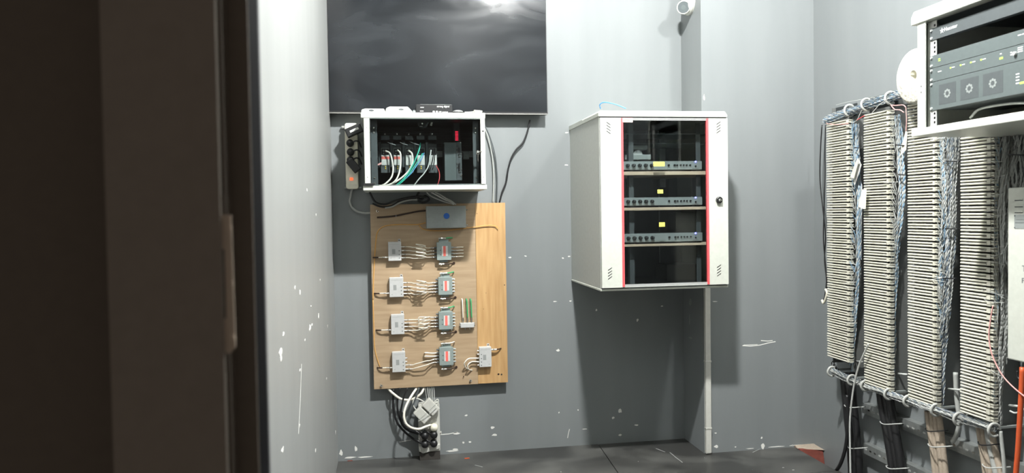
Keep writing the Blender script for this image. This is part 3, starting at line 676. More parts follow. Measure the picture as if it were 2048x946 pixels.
for i in range(4):
    x0, y0, x1, y1, ys, yin = taps[i]
    P, I = tap_box(x0, y0, x1, y1, ys, yin, 'white splitter box on the left of the board, %s of the column of four' % ordw[i])
    x0, y0, x1, y1 = sws[i]
    PL, PR, top, bot = switch_box(x0, y0, x1, y1, 'grey cast splitter with red label, %s of the column of four' % ordw[i], i)
    Y = YBD-.02
    # feeder of the white splitter
    cable('feed_cable', [(I[0]+.001, Y, I[1]), (I[0]-.012, Y, I[1]), (I[0]-.020, Y+.002, I[1]-.0005)], .0026, M_COAX,
          'short cream pin cable end left of the %s white splitter' % ordw[i], 'cable', 'feeds of the white splitters', smooth=3)
    cable('dark_feed_tip', [(I[0]-.0205, Y+.002, I[1]-.0005), (I[0]-.036, Y+.008, I[1]-.001), (I[0]-.048, Y+.0198, I[1]-.001)], .0036, M_BROWNC,
          'dark sleeve entering the board left of the %s white splitter' % ordw[i], 'cable', 'dark sleeves on the board', smooth=4)
    # patch cables between the two boxes
    n = 4 if i < 3 else 2
    src = P if n == 4 else P[2:]
    dst = (PL if i == 0 else PL[1:]) if n == 4 else PL[3:]
    xm0, xm1 = BD(831, 500)[0], BD(850, 500)[0]
    for k in range(n):
        s0, d0 = src[k], dst[k]
        j = random.uniform(-.002, .002)
        if i < 2: L = [(s0[0], Y, s0[1]), (s0[0]+.03, Y-.004, s0[1]), (xm0-.01, Y-.015, s0[1]-.003), (xm1-.012, Y-.026, s0[1]-.003+j), (xm1+.0, Y-.036, s0[1]+.005), (xm0+.012, Y-.042, s0[1]+.012+j), (xm0+.004, Y-.038, s0[1]+.012), (xm1, Y-.025, d0[1]+.005), (d0[0]-.04, Y-.008, d0[1]+j), (d0[0]-.02, Y+.002, d0[1]), (d0[0], Y+.003, d0[1])]
        elif i == 2: L = [(s0[0], Y, s0[1]), (s0[0]+.03, Y-.004, s0[1]+.001), (xm0+.004, Y-.015, s0[1]+.002), (xm1+.004, Y-.03, s0[1]+.012+j), (xm1-.004, Y-.036, s0[1]+.017), (xm0+.01, Y-.034, s0[1]+.017+j), (xm0+.016, Y-.028, d0[1]-.004), (xm1+.01, Y-.02, d0[1]+.006), (d0[0]-.03, Y-.006, d0[1]+.002), (d0[0]-.01, Y+.002, d0[1]), (d0[0], Y+.003, d0[1])]
        else: L = [(s0[0], Y, s0[1]), (s0[0]+.03, Y-.004, s0[1]), (xm0-.01, Y-.012, s0[1]+.006), (xm1-.004, Y-.02, s0[1]+.02), (d0[0]-.04, Y-.01, d0[1]-.004), (d0[0]-.012, Y+.003, d0[1]), (d0[0], Y+.003, d0[1])]
        t = thing('patch_cable', ((s0[0]+d0[0])/2, Y, s0[1]), 'cream patch cable, %s of those linking the %s white splitter and grey splitter' % ((ordw[k] if n == 4 else ['upper', 'lower'][k]), ordw[i]), 'cable', 'cream patch cables between the splitters')
        q = MB(); q.tube(L, .0025, M_COAX, 6, 5); q.build('cable_sheath', t, 0, True)
        q = MB(); conn(q, (s0[0]+.0005, Y, s0[1]), (s0[0]+.021, Y, s0[1]), .0034); q.build('connector', t)
        q = MB(); conn(q, (d0[0]-.0005, Y+.003, d0[1]), (d0[0]-.021, Y+.003, d0[1]), .0034); q.build('connector', t)
    # stubs to the right of the first grey splitter
    if i == 0:
        for k, s0 in enumerate(PR):
            t = thing('stub_cable', (s0[0]+.02, Y, s0[1]), 'short cream stub right of the topmost grey splitter, %s of four' % ordw[k], 'cable', 'cream stubs on the topmost grey splitter')
            q = MB(); q.tube([(s0[0]+.015, Y+.003, s0[1]), (s0[0]+.035, Y-.002, s0[1]+.001), (s0[0]+.047, Y+.004, s0[1]+.0), (s0[0]+.052, YBD-.0003, s0[1])], .0028, M_COAX, 6, 5); q.build('cable_sheath', t, 0, True)
            q = MB(); conn(q, (s0[0]+.0005, Y+.003, s0[1]), (s0[0]+.017, Y+.003, s0[1]), .0034); q.build('connector', t)
    e = onY(911, 475.5, YBD-.03)
    dz = .003 if i else 0
    cable('earth_lead', [(top[0]+.0005, YBD-.024, top[1]), (top[0]+.018, YBD-.024, top[1]+.002), (top[0]+.031, YBD-.018, top[1]+.002+dz), (top[0]+.036, YBD-.003, top[1]+.001)], .0032, M_GREEN if i < 3 else M_COAX,
          ('short green lead above the %s grey splitter' if i < 3 else 'short cream lead above the %s grey splitter') % ordw[i], 'cable', 'leads above the grey splitters')
    cable('outlet_lead', [(bot[0]+.0005, YBD-.024, bot[1]), (bot[0]+.022, YBD-.022, bot[1]-.001), (bot[0]+.040, YBD-.012, bot[1]+.001), (bot[0]+.052, YBD-.0005, bot[1]+.002)], .003, M_BROWNC,
          'short dark lead below the %s grey splitter' % ordw[i], 'cable', 'dark leads below the grey splitters')
    b = MB('B', (0, YBD, 0)); b.cyl((bot[0]+.052, bot[1]+.002, .0), (bot[0]+.052, bot[1]+.002, .003), .007, M_BROWNC, n=12)
    tag(b.build('hole_grommet'), 'dark round hole ring below right of the %s grey splitter' % ordw[i], 'grommet', 'dark hole rings in the board')
    if i == 3:
        for k, y in enumerate((706, 713)):
            d0 = PL[1+k]; p = onY(850, y, YBD-.02)
            cable('loop_cable', [(d0[0], Y+.003, d0[1]), (d0[0]-.02, Y-.002, d0[1]), (p.x+.006, Y-.006, p.z+.002), (p.x-.002, Y, p.z), (p.x, YBD-.0003, p.z-.003)], .0032, M_COAX,
                  'short cream cable left of the bottom grey splitter, %s one' % ['upper', 'lower'][k], 'cable', 'short cables into the board')
# small three-way splitter
a = onY(920, 656, YBD-.03); c = onY(950, 646, YBD-.03)
t = thing('small_splitter', ((a.x+c.x)/2, YBD-.01, a.z), 'small silver three-way splitter below the green cables', 'splitter')
b = MB('B', (0, YBD, 0)); b.box((a.x+.004, a.z, .0003), (c.x-.004, c.z, .026), M_TAPW); b.box((a.x, a.z+.002, .012), (c.x, c.z+.002, .018), M_GALV)
b.cyl((a.x+.001, a.z+.01, .018), (a.x+.001, a.z+.01, .020), .003, M_STEEL, n=8); b.cyl((c.x-.001, a.z+.01, .018), (c.x-.001, a.z+.01, .020), .003, M_STEEL, n=8); b.build('case', t, .001)
for k, x in enumerate((931, 940.5)):
    p = onY(x, 657, YBD-.03); b = MB('B', (0, YBD, 0)); b.cyl((p.x, a.z, .015), (p.x, a.z-.012, .015), .0025, M_STEEL, n=8); b.build('pin', t)
for k, (x, m_, lab) in enumerate([(926.7, M_COAX, 'cream cable rising from the small three-way splitter'), (935.8, M_GREEN, 'green cable rising from the middle of the small three-way splitter'), (944, M_GREEN, 'green cable rising from the right of the small three-way splitter')]):
    p = onY(x, 645, YBD-.03); tp = onY(x-(2.5 if k == 0 else 2.5), 599, YBD-.02); tc = thing('riser_cable', (p.x, YBD-.02, c.z), lab, 'cable', 'cables of the small splitter')
    q = MB(); conn(q, (p.x, YBD-.016, c.z+.0005), (p.x, YBD-.018, c.z+.032), .0036); q.build('connector', tc)
    q = MB(); q.tube([(p.x, YBD-.018, c.z+.028), (p.x-.001, YBD-.022, c.z+.06), (tp.x+.001, YBD-.02, tp.z-.012), (tp.x, YBD-.012, tp.z), (tp.x, YBD-.0005, tp.z+.001)], .0034, m_, 8, 6); q.build('cable_sheath', tc, 0, True)
P, I = tap_box(959, 693.8, 982.6, 734.5, (701, 708, 716, 723, 729.5), 701, 'white splitter box at the lower right on the orange strip of the board', flip=True)
for k, L in enumerate(([(953,716),(945,716.5),(936,718),(929,726),(930,733),(936,740)], [(953,723),(945,723.5),(938,727),(935,733),(938,739),(945,742)])):
    pts = [onY(x, y, YBD-.02-(.012 if 1 < j < 4 else 0)) for j, (x, y) in enumerate(L)]; pts[0] = Vector((P[2+k][0], YBD-.02, P[2+k][1])); pts[-1].y = YBD-.0005
    cable('loop_cable', pts, .0032, M_COAX, 'cream cable curving from the lower right white splitter into the board, %s one' % ['outer', 'inner'][k], 'cable', 'short cables into the board')
cable('dark_feed_tip', [(I[0]+.0005, YBD-.02, I[1]), (I[0]+.012, YBD-.014, I[1]), (I[0]+.026, YBD-.001, I[1]+.001)], .0034, M_BROWNC, 'dark sleeve right of the lower right white splitter', 'cable', 'dark sleeves on the board')
# cables running over the board
def bcable(name, L, r, m, label, off=.004, g=None, **k):
    pts = [onY(x, y, YBD-off-r) for x, y in L]; return cable(name, pts, r, m, label, 'cable', g, **k)
bcable('power_cable', [(754,435),(770,434),(790,432),(815,427),(835,423),(853.5,421)], .0042, M_BROWNC, 'dark brown cable on the board running to the grey box', .0005)
b = MB('B', (0, YBD, 0)); p = onY(792, 432, YBD-.01); b.torus((p.x, p.z, .005), (1, 0, 0), .006, .0012, M_WWIRE); tag(b.build('cable_clip'), 'small pale clip around the brown cable on the board', 'clip')
bcable('fibre_cable', [(853,445),(835,449),(800,449),(775,451),(762,456),(754,467),(751,490),(749,520),(747,560),(746,600)], .0024, M_ORFIB, 'thin orange cable along the upper and left edge of the board', .0003)
bcable('fibre_cable', [(838,451),(846,458),(862,461),(890,461),(920,458),(950,454),(975,451),(990,452),(996,457)], .0022, M_ORFIB, 'thin orange cable below the grey box, running right', .0060)
bcable('fibre_cable', [(748,560),(746,600),(748,660),(750,700),(760,735)][1:], .0020, M_ORFIB, 'thin orange cable end along the lower left board edge', .0003)

# ------------------------------------------------------------------ power strip left of the small cabinet
YS = 3.935
a = onY(692, 378, YS); c = onY(714, 246, YS)
t = thing('power_strip', ((a.x+c.x)/2, 3.97, a.z), 'cream power strip full of black plugs left of the small cabinet', 'power strip')
b = MB('B', (0, YS, 0)); b.rbox(a.x, a.z, c.x, c.z, -.055, 0, .012, M_CREAM); b.build('strip_body', t, .003)
b = MB('B', (0, YS, 0)); b.box((a.x-.010, a.z+.004, -.06), (c.x+.014, a.z+.013, -.045), M_MGREY); b.box((a.x-.018, c.z-.022, -.06), (a.x, c.z-.010, -.04), M_SILVER)
b.cyl((a.x-.012, c.z-.016, -.04), (a.x-.012, c.z-.016, -.036), .004, M_STEEL, n=8); b.build('bracket', t)
p = onY(703, 358, YS); b = MB('B', (0, YS, 0)); b.box((p.x-.008, p.z-.007, 0), (p.x+.008, p.z+.007, .004), M_LEDO); tag(b.build('switch', t, .001), 'lit orange switch')
b = MB('B', (0, YS, 0)); b.box((a.x+.004, a.z+.022, 0), (c.x-.004, a.z+.040, .002), M_CREAM); b.build('end_cap', t, .001)
def brick(x, y, w_, h_, dep, rot, lab, nm='black_adapter', lbl=False):
    p = onY(x, y, YS-.03); t = thing(nm, (p.x, YS, p.z), lab, 'power adapter', 'black adapters on the power strip')
    b = MB('B', (p.x, YS, p.z), R(rot)); b.box((-w_/2, -h_/2, .001), (w_/2, h_/2, dep), M_BLACK); b.build('adapter_case', t, .004)
    if lbl:
        b = MB('B', (p.x, YS, p.z), R(rot)); b.box((-w_*.25, -h_*.12, dep), (w_*.3, h_*.12, dep+.0004), M_LABEL); b.build('rating_label', t)
brick(708, 261, .085, .045, .05, 24, 'black mains adapter with white print at the top of the power strip', lbl=True)
brick(707, 331, .072, .040, .045, -52, 'black mains adapter tilted over the lower part of the power strip')
for (x, y, lab) in [(700, 286, 'round black plug just below the top adapter on the power strip'), (701, 304, 'round black plug in the middle of the power strip'), (701, 320, 'round black plug above the tilted adapter on the power strip')]:
    p = onY(x, y, YS-.02); t = thing('round_plug', (p.x, YS, p.z), lab, 'plug', 'black plugs on the power strip')
    b = MB('B', (p.x, YS, p.z)); b.lathe((0, 0, .0005), (0, 0, 1), [(0, 0), (0, .019), (.022, .019), (.034, .013), (.036, 0)], M_BLACK, 20); b.build('plug_body', t, 0, True)
    b = MB('B', (p.x, YS, p.z)); b.tube([(.010, .002, .02), (.03, .010, .024), (.045, .004, .012), (.055, -.02, -.01)], .004, M_BLACK, 8, 5); b.build('lead', t, 0, True)
a2 = onY(703, 378, 3.96)
cable('strip_lead', [(a2.x+.002, 3.955, a.z-.0005)] + [tuple(onY(x, y, 3.97)) for x, y in ((701,392),(699,403),(704,415),(715,423),(728,426),(737,426))] + [tuple(onY(752,425,3.975))], .0058, M_GCABLE, 'grey lead curving from the left power strip behind the board')

# cables around and below the small cabinet, on the wall
def wcable(name, L, r, m, label, Y=3.985, g=None, **k):
    return cable(name, [onY(q[0], q[1], q[2] if len(q) > 2 else Y-r) for q in L], r, m, label, 'cable', g, **k)
wcable('wall_cable', [(969,250),(980,275),(990,310),(994,350),(994,380),(993,406)], .0035, M_DGREY, 'thin dark cable right of the small cabinet, the outer of two')
wcable('wall_cable', [(969,256),(977,278),(984,310),(987,345),(987,380),(986,406)], .0032, M_GCABLE, 'thin grey cable right of the small cabinet, the inner of two')
wcable('wall_cable', [(1060,240),(1055,262),(1046,285),(1032,300),(1022,318),(1016,340),(1012,365),(1004,385),(999,406)], .0048, M_BLACK, 'black cable hanging from the television to the board top')
wcable('wall_cable', [(737,375),(742,390),(752,405),(770,409),(790,402),(812,396),(835,393),(852,394)], .0052, M_BLACK, 'black cable drooping below the left corner of the small cabinet', 3.90)
wcable('wall_cable', [(745,407),(756,412),(768,414),(785,411),(800,402),(815,398),(832,397)], .0046, M_BLACK, 'second black cable drooping just over the board top', 3.93)
wcable('wall_cable', [(770,416),(785,413),(800,405),(818,400),(834,399)], .0042, M_GCABLE, 'grey cable curving under the small cabinet at the board top', 3.915)
wcable('wall_cable', [(853,384),(862,392),(880,400),(895,405),(906,408.5)], .004, M_GCABLE, 'grey cable slanting from the small cabinet to the grey box, lower one', 3.915)
wcable('wall_cable', [(862,384),(875,391),(888,398),(900,403),(908,409)], .004, M_WWIRE, 'pale cable slanting from the small cabinet to the grey box, middle one', 3.90)
wcable('wall_cable', [(870,384),(882,390),(893,397),(903,402),(912,409)], .0035, M_GCABLE, 'grey cable slanting from the small cabinet to the grey box, upper one', 3.885)
wcable('wall_cable', [(838,384),(834,393),(842,399),(850,392),(858,399),(846,405),(835,402)], .006, M_BLACK, 'tangled black cable bunch under the small cabinet', 3.94)

# ------------------------------------------------------------------ double power strip at the floor
YF2 = 3.93
a = onY(838, 905, YF2); c = onY(879, 806, YF2)
t = thing('double_power_strip', ((a.x+c.x)/2, 3.965, a.z), 'white double power strip standing upright on the wall above the floor', 'power strip')
b = MB('B', (0, YF2, 0)); b.rbox(a.x, a.z, c.x, c.z, -.045, 0, .01, M_PLASTIC); b.build('strip_body', t, .003)
b = MB('B', (0, YF2, 0)); b.prism([(a.x+.002, a.z+.036), (a.x+.004, a.z+.008), (a.x+.02, a.z-.004), (c.x-.004, a.z+.016), (c.x-.001, a.z+.04)], 0, .012, M_PLASTIC); b.build('end_cap', t, .003)
b = MB('B', (0, YF2, 0))
for r_ in range(6):
    for s_ in range(2):
        x = a.x+(c.x-a.x)*(.28+.44*s_); z = a.z+.065+r_*.044+(.003 if s_ else 0)
        if z < c.z-.02: b.lathe((x, z, 0), (0, 0, 1), [(0, .020), (.002, .020), (.002, .017), (-.006, .016), (-.006, 0)], M_LABEL, 20)
b.build('socket', t)
b = MB('B', (0, YF2, 0)); b.box((c.x-.006, a.z+.088, -.02), (c.x+.008, a.z+.100, -.002), M_PLASTIC); b.cyl((c.x+.002, a.z+.094, -.002), (c.x+.002, a.z+.094, 0), .003, M_STEEL, n=8); b.build('fixing_lug', t)
b = MB(); b.box((a.x+.004, 3.925, .0005), (c.x-.002, 3.985, a.z-.001), M_WOODB); tag(b.build('wood_block'), 'dark wooden block on the floor under the double power strip', 'block')
for (x, y, lab) in [(849.5, 872, 'round black plug, upper left of four on the double strip'), (868, 870.5, 'round black plug, upper right of four on the double strip'), (850, 889.5, 'round black plug, lower left of four on the double strip'), (868, 888, 'round black plug, lower right of four on the double strip')]:
    p = onY(x, y, YF2-.03); t = thing('round_plug', (p.x, YF2-.002, p.z), lab, 'plug', 'black plugs on the double power strip')
    b = MB('B', (p.x, YF2, p.z)); b.lathe((0, 0, .0025), (0, 0, 1), [(0, 0), (0, .019), (.026, .019), (.036, .015), (.038, 0)], M_BLACK, 24); b.build('plug_body', t, 0, True)
    b = MB('B', (p.x, YF2, p.z)); b.tube([(-.012, .004, .024), (-.03, .016, .026), (-.05, .03, .018)], .0045, M_BLACK, 8, 5); b.build('lead', t, 0, True)
p = onY(868, 856, YF2-.03); t = thing('cream_plug', (p.x, YF2-.002, p.z), 'round cream plug on the double strip above the black plugs', 'plug')
b = MB('B', (p.x, YF2, p.z)); b.lathe((0, 0, .0025), (0, 0, 1), [(0, 0), (0, .021), (.022, .021), (.034, .016), (.036, 0)], M_CREAM, 24); b.build('plug_body', t, 0, True)
b = MB('B', (p.x, YF2, p.z)); b.cyl((-.010, .008, .02), (-.028, .014, .022), .0075, M_CREAM, n=10); b.build('cable_relief', t)
for (x, y, w_, h_, lab) in [(844.5, 831.5, .082, .060, 'white plug-in adapter, left of the pair tied to the double strip'), (862, 815, .088, .060, 'white plug-in adapter, right of the pair tied to the double strip')]:
    p = onY(x, y, 3.88); t = thing('white_adapter', (p.x, 3.90, p.z), lab, 'power adapter', 'white adapters on the double strip')
    b = MB('B', (p.x, 3.885, p.z), R(-47)); b.box((-h_/2*1.35, -w_/2*.62, -.03), (h_/2*1.35, w_/2*.62, 0), M_PLASTIC); b.box((-h_*.52, -w_*.25, -.044), (h_*.35, w_*.28, -.03), M_PLASTIC); b.build('adapter_case', t, .004)
    b = MB('B', (p.x, 3.885, p.z), R(-47)); b.box((.006, -w_*.30, 0), (.008, w_*.30, .0008), M_MGREY); b.rbox(.016, -.010, .036, .010, 0, .0006, .006, M_LABEL); b.build('moulded_ring', t)
L = [onY(x, y, 3.878) for x, y in ((836,843),(848,836),(860,827),(873,814))]
cable('tie_cord', L, .0014, M_WWIRE, 'thin white cord tied across the two white adapters')
wcable('adapter_lead', [(832,820),(827,812),(826,803),(830,797),(840,799),(850,805)], .0032, M_PLASTIC, 'thin white lead looping above the left white adapter', 3.93)
wcable('adapter_lead', [(868,805),(874,799),(877,801),(876,807),(872,812)], .003, M_PLASTIC, 'thin white lead looping above the right white adapter', 3.92)
wcable('white_mains_lead', [(776,777,3.975),(785,786),(800,797),(815,800),(830,796),(842,787),(848,776,3.97)], .0062, M_COAX, 'thick white cable looping just below the board', 3.95)
wcable('white_mains_lead', [(835,774,3.975),(824,790,3.93),(813,810,3.89),(808,828,3.87),(811,845,3.86),(822,855,3.86),(838,858,3.87),(852,853,3.885),(862,850,3.893)], .0062, M_COAX, 'thick white cable looping from the board to the cream plug', 3.95)
wcable('black_mains_lead', [(787,779),(786,800),(788,825),(796,848),(812,866),(830,880),(842,886,3.91)], .0058, M_BLACK, 'black cable arching widest from the board to the double strip', 3.965)
wcable('black_mains_lead', [(800,776),(795,800),(796,825),(805,850),(818,862),(836,868),(844,871,3.91)], .0052, M_BLACK, 'black cable arching inside the widest one to the double strip', 3.955)
wcable('black_mains_lead', [(815,776),(806,800),(802,830),(810,852),(828,861),(845,866,3.91)], .0048, M_BLACK, 'innermost black cable arching to the double strip', 3.94)
wcable('black_mains_lead', [(838,776),(830,800),(818,830),(822,850),(850,862),(864,868,3.91)], .0042, M_DGREY, 'dark grey cable behind the looping white cable', 3.93)
for i, x in enumerate((853, 857, 860, 863, 866, 869.5)):
    wcable('strip_feed', [(x-3+i*.2, 774), (x-1, 788), (x+.5*math.sin(i), 798), (x, 810)], .0022, M_WWIRE if i % 3 else M_GCABLE, 'thin pale cable rising from behind the adapters, %s from left' % ['first', 'second', 'third', 'fourth', 'fifth', 'sixth'][i], 3.965, 'thin cables between the board and the adapters')

# ------------------------------------------------------------------ big wall rack
YR = 3.42; RX0, RX1 = .979, 1.615; RZ0, RZ1 = .912, 1.762
rk = thing('wall_rack', ((RX0+RX1)/2, YB-.02, RZ0), 'large white wall rack with red-edged smoked glass door', 'cabinet')
def RB(): return MB('B', (0, YR, 0))
zl = onY(1320, 234, YR).z     # underside of the lid
zb_ = onY(1320, 573, YR).z
b = RB(); b.prism([(RX0-.004, zl+.001), (RX1+.006-.004, zl+.001), (RX1+.002, RZ1-.016), (RX1-.010, RZ1), (RX0+.004, RZ1), (RX0-.004, RZ1-.010)], -(YP-YR-.012), .003, M_WHITE)
b.box((RX0-.004, zl+.001, -(YB-YR-.001)), (RX1, RZ1-.004, -(YP-YR-.012)), M_WHITE); b.build('lid', rk, .002)
b = RB(); b.box((RX0-.003, RZ0, -(YB-YR-.001)), (RX1, zb_-.004, .004), M_WHITE)
b.build('base_tray', rk, .002)
for k in range(5): pass
b = RB()
for (x0, n_) in ((1250, 5), (1398, 6)):
    for k in range(n_):
        p = onY(x0+k*4.5, 579, YR); b.hexa([(p.x, RZ0-.0005, -.02), (p.x+.003, RZ0-.0005, -.02), (p.x+.009, RZ0-.0005, -.004), (p.x+.006, RZ0-.0005, -.004), (p.x, RZ0-.001, -.02), (p.x+.003, RZ0-.001, -.02), (p.x+.009, RZ0-.001, -.004), (p.x+.006, RZ0-.001, -.004)], M_DGREY)
b.build('base_vent', rk)
b = RB(); b.box((RX0, zb_-.004, -(YB-YR-.002)), (RX0+.0015, zl+.001, -.003), M_CABSIDE); b.build('side_panel', rk)
b = RB(); b.box((RX0+.002, zl-.012, -.006), (RX1-.002, zl+.001, -.001), M_BLACK); b.build('lid_gap_shade', rk)  # black strip added to deepen the shaded gap under the lid
b = RB(); b.box((RX1-.0015, zb_-.004, -(YB-YR-.002)), (RX1, zl+.001, -.003), M_CABSIDE); b.build('side_panel', rk)
b = RB(); b.box((RX0+.002, zb_-.004, -(YB-YR-.002)), (RX1-.002, zl+.001, -(YB-YR-.006)), M_DGREY); b.box((RX0+.002, zb_-.0035, -(YB-YR-.007)), (RX1-.002, zb_-.002, -.004), M_DGREY)
for k in range(4): b.box((RX0+.05+k*.15, zb_+.05, -(YB-YR-.006)), (RX0+.055+k*.15, zl-.05, -(YB-YR-.01)), M_MGREY)
b.build('back_panel', rk)
xl0, xl1 = onY(1241.5, 400, YR).x, onY(1246, 400, YR).x; xr0, xr1 = onY(1411.5, 400, YR).x, onY(1415.5, 400, YR).x
b = RB(); b.box((RX0+.001, zb_+.002, 0), (xl0, zl-.0065, .014), M_WHITE); b.box((xl0, zb_+.002, 0), (xr1, zb_+.0045, .012), M_WHITE)
b.box((xr1, zb_+.002, 0), (RX1-.002, zl-.0065, .014), M_WHITE); b.box((xl0, zl-.0072, 0), (xr1, zl-.0065, .012), M_WHITE)
dr = b.build('door', rk, .001)
b = RB(); b.box((xl0+.0002, zb_+.005, .001), (xl1, zl-.0075, .0155), M_RED); b.build('red_edge_strip', dr)
b = RB(); b.box((xr0, zb_+.005, .001), (xr1-.0002, zl-.0075, .0155), M_RED); b.build('red_edge_strip', dr)
b = RB(); b.box((xl1, zl-.0110, .003), (xr0, zl-.0076, .012), M_SILVER); b.box((xl1, zl-.0175, .003), (xr0, zl-.0125, .012), M_SILVER); b.build('silver_top_strip', dr)
b = RB(); b.box((xl1, zb_+.005, .003), (xr0, zb_+.016, .011), M_SILVER); b.build('silver_bottom_strip', dr)
b = RB(); b.box((xl1+.0001, zb_+.016, .004), (xr0-.0001, zl-.0175, .008), M_GLASS); b.build('door_glass', dr)
b = RB(); b.rbox(xl1-.003, zl-.028, xl1+.047, zl-.007, .0125, .0165, .003, M_PINK); b.text('ZPAS', xl1+.004, zl-.022, .0168, .013, M_REDLABEL); b.box((xl1, zl-.0265, .0166), (xl1+.04, zl-.0255, .017), M_LABEL); b.build('maker_badge', dr)
for (x, y, sgn) in [(1217, 256, -1), (1437, 255, 1), (1220, 547, 1), (1438, 541, 1)]:
    p = onY(x, y, YR-.014); b = RB()
    for k in range(4):
        zz = p.z+.021-k*.0138; h_ = .0065*sgn
        b.prism([(p.x-.010, zz-h_-.0017), (p.x+.010, zz+h_-.0017), (p.x+.010, zz+h_+.0017), (p.x-.010, zz-h_+.0017)], .0141, .0149, M_BLACK)
    b.build('vent_slots', dr)
p = onY(1438.5, 400, YR-.02); b = RB(); b.lathe((p.x, p.z, .0141), (0, 0, 1), [(0, .0155), (.012, .0155), (.014, .013), (.014, 0)], M_BLACK, 24); b.box((p.x-.002, p.z-.005, .028), (p.x+.010, p.z+.003, .033), M_STEEL)
b.cyl((p.x, p.z, .028), (p.x, p.z, .030), .006, M_SILVER, n=12); b.build('lock', dr)
for side in (0, 1):
    x0_ = onY(1262 if side == 0 else 1396, 300, YR+.07).x
    b = RB(); b.box((x0_-.012, zb_+.01, -.072), (x0_+.012, zl-.02, -.07), M_DGREY); b.box((x0_+(-.012 if side == 0 else .010), zb_+.01, -.10), (x0_+(-.010 if side == 0 else .012), zl-.02, -.072), M_DGREY)
    b.build('mounting_rail', rk)
b = RB(); p = onY(1325, 300, YR+.4); b.box((p.x-.016, zl-.32, -.42), (p.x+.016, zl-.03, -.40), M_GALV); b.build('rear_post', rk)
b = RB(); b.box((xl0+.02, zl-.075, -.3), (xr0+.05, zl-.072, -.06), M_RACKPANEL); b.box((xl0+.02, zl-.118, -.35), (xr0+.05, zl-.116, -.08), M_RACKPANEL); b.build('rack_shelf', rk)
pcol = ['topmost', 'middle', 'lowest']
for i, (ys0, ys1, ya0, ya1, led) in enumerate([(342.5, 351, 322, 339, 321), (413.5, 422, 394, 410, 391), (486, 494.5, 465, 482, 462.5)]):
    YS_ = YR+.028
    a = onY(1240, ys1-.5, YS_); c = onY(1418, ys0-.5, YS_)
    b = MB('B', (0, YS_, 0)); b.box((RX0+.03, a.z, -.44), (RX1-.03, c.z, 0), MATS['plywood_grey'])
    tag(b.build('plywood_shelf', bevel=.001), 'grainy plywood shelf inside the large rack, %s of three' % pcol[i], 'shelf', 'plywood shelves in the large rack')
    YA = YR+.05; f0 = onY(1246, 300, YA).x+.001; f1 = onY(1402, 300, YA).x
    hz = c.z+.001; a = onY(1320, ya1, YA); d_ = onY(1320, ya0, YA)
    z0_, z1_ = hz+.008, hz+.008+(d_.z-a.z)
    t = thing('mixer_amplifier', ((f0+f1)/2, YA+.15, hz), 'grey audio amplifier with row of knobs and blue light on the %s plywood shelf' % pcol[i], 'amplifier', 'amplifiers in the large rack')
    b = MB('B', (0, YA, 0)); b.box((f0, z0_, -.28), (f1, z1_, -.003), M_DGREY); b.build('chassis', t)
    b = MB('B', (0, YA, 0)); b.box((f0-.008, z0_, -.003), (f1+.004, z1_, 0), M_AMP); b.build('front_panel', t, .001)
    b = MB('B', (0, YA, 0)); b.box((f0+.02, hz, -.24), (f0+.04, z0_, -.02), M_BLACK); b.box((f1-.04, hz, -.24), (f1-.02, z0_, -.02), M_BLACK); b.build('foot', t)
    zc_ = (z0_+z1_)/2
    for k in range(5):
        p = onY(1255+k*12, 330, YA); b = MB('B', (0, YA, 0)); b.cyl((p.x, zc_, 0), (p.x, zc_, .012), .0095, M_BLACK, r1=.008, n=16); b.box((p.x-.0008, zc_, .012), (p.x+.0008, zc_+.007, .0125), M_GWIRE); b.build('knob', t)
    for k, x in enumerate((1337, 1349, 1354, 1361, 1367, 1373, 1380)):
        p = onY(x, 330, YA); b = MB('B', (0, YA, 0)); b.cyl((p.x, zc_+.001, 0), (p.x, zc_+.001, .006), .005 if k < 2 else .0042, M_BLACK, n=10); b.build('button', t)
    p = onY(1391, led, YA); b = MB('B', (0, YA, 0)); b.cyl((p.x, z1_-.003, 0), (p.x, z1_-.003, .003), .0042, M_LEDB, n=12); tag(b.build('power_light', t), 'glowing blue power light')
    b = MB('B', (0, YA, 0)); b.cyl((p.x, zc_-.004, 0), (p.x, zc_-.004, .004), .004, M_BLACK, n=10); b.box((p.x-.016, z0_+.003, 0), (p.x+.016, z0_+.004, .0005), M_BLACK); b.build('power_button', t)
    # sticky label on the glass
    lx, ly, lw, lh = [(1318, 328, 24, 9), (1320.5, 383, 12, 8), (1324, 449, 12.5, 9)][i]
    p = onY(lx, ly, YR-.008); w_ = lw/430; h_ = lh/430
    b = RB(); b.box((p.x-w_/2, p.z-h_/2, .0082), (p.x+w_/2, p.z+h_/2, .0085), M_YEL)
    b.text(['channel A', 'out', 'main'][i], p.x-w_*.35, p.z-.004, .0086, .008, M_PRINT)
    tag(b.build('yellow_sticker'), 'yellow sticker on the rack glass, %s' % ['topmost and widest', 'the middle one', 'the lowest one'][i], 'sticker', 'yellow stickers on the rack glass')
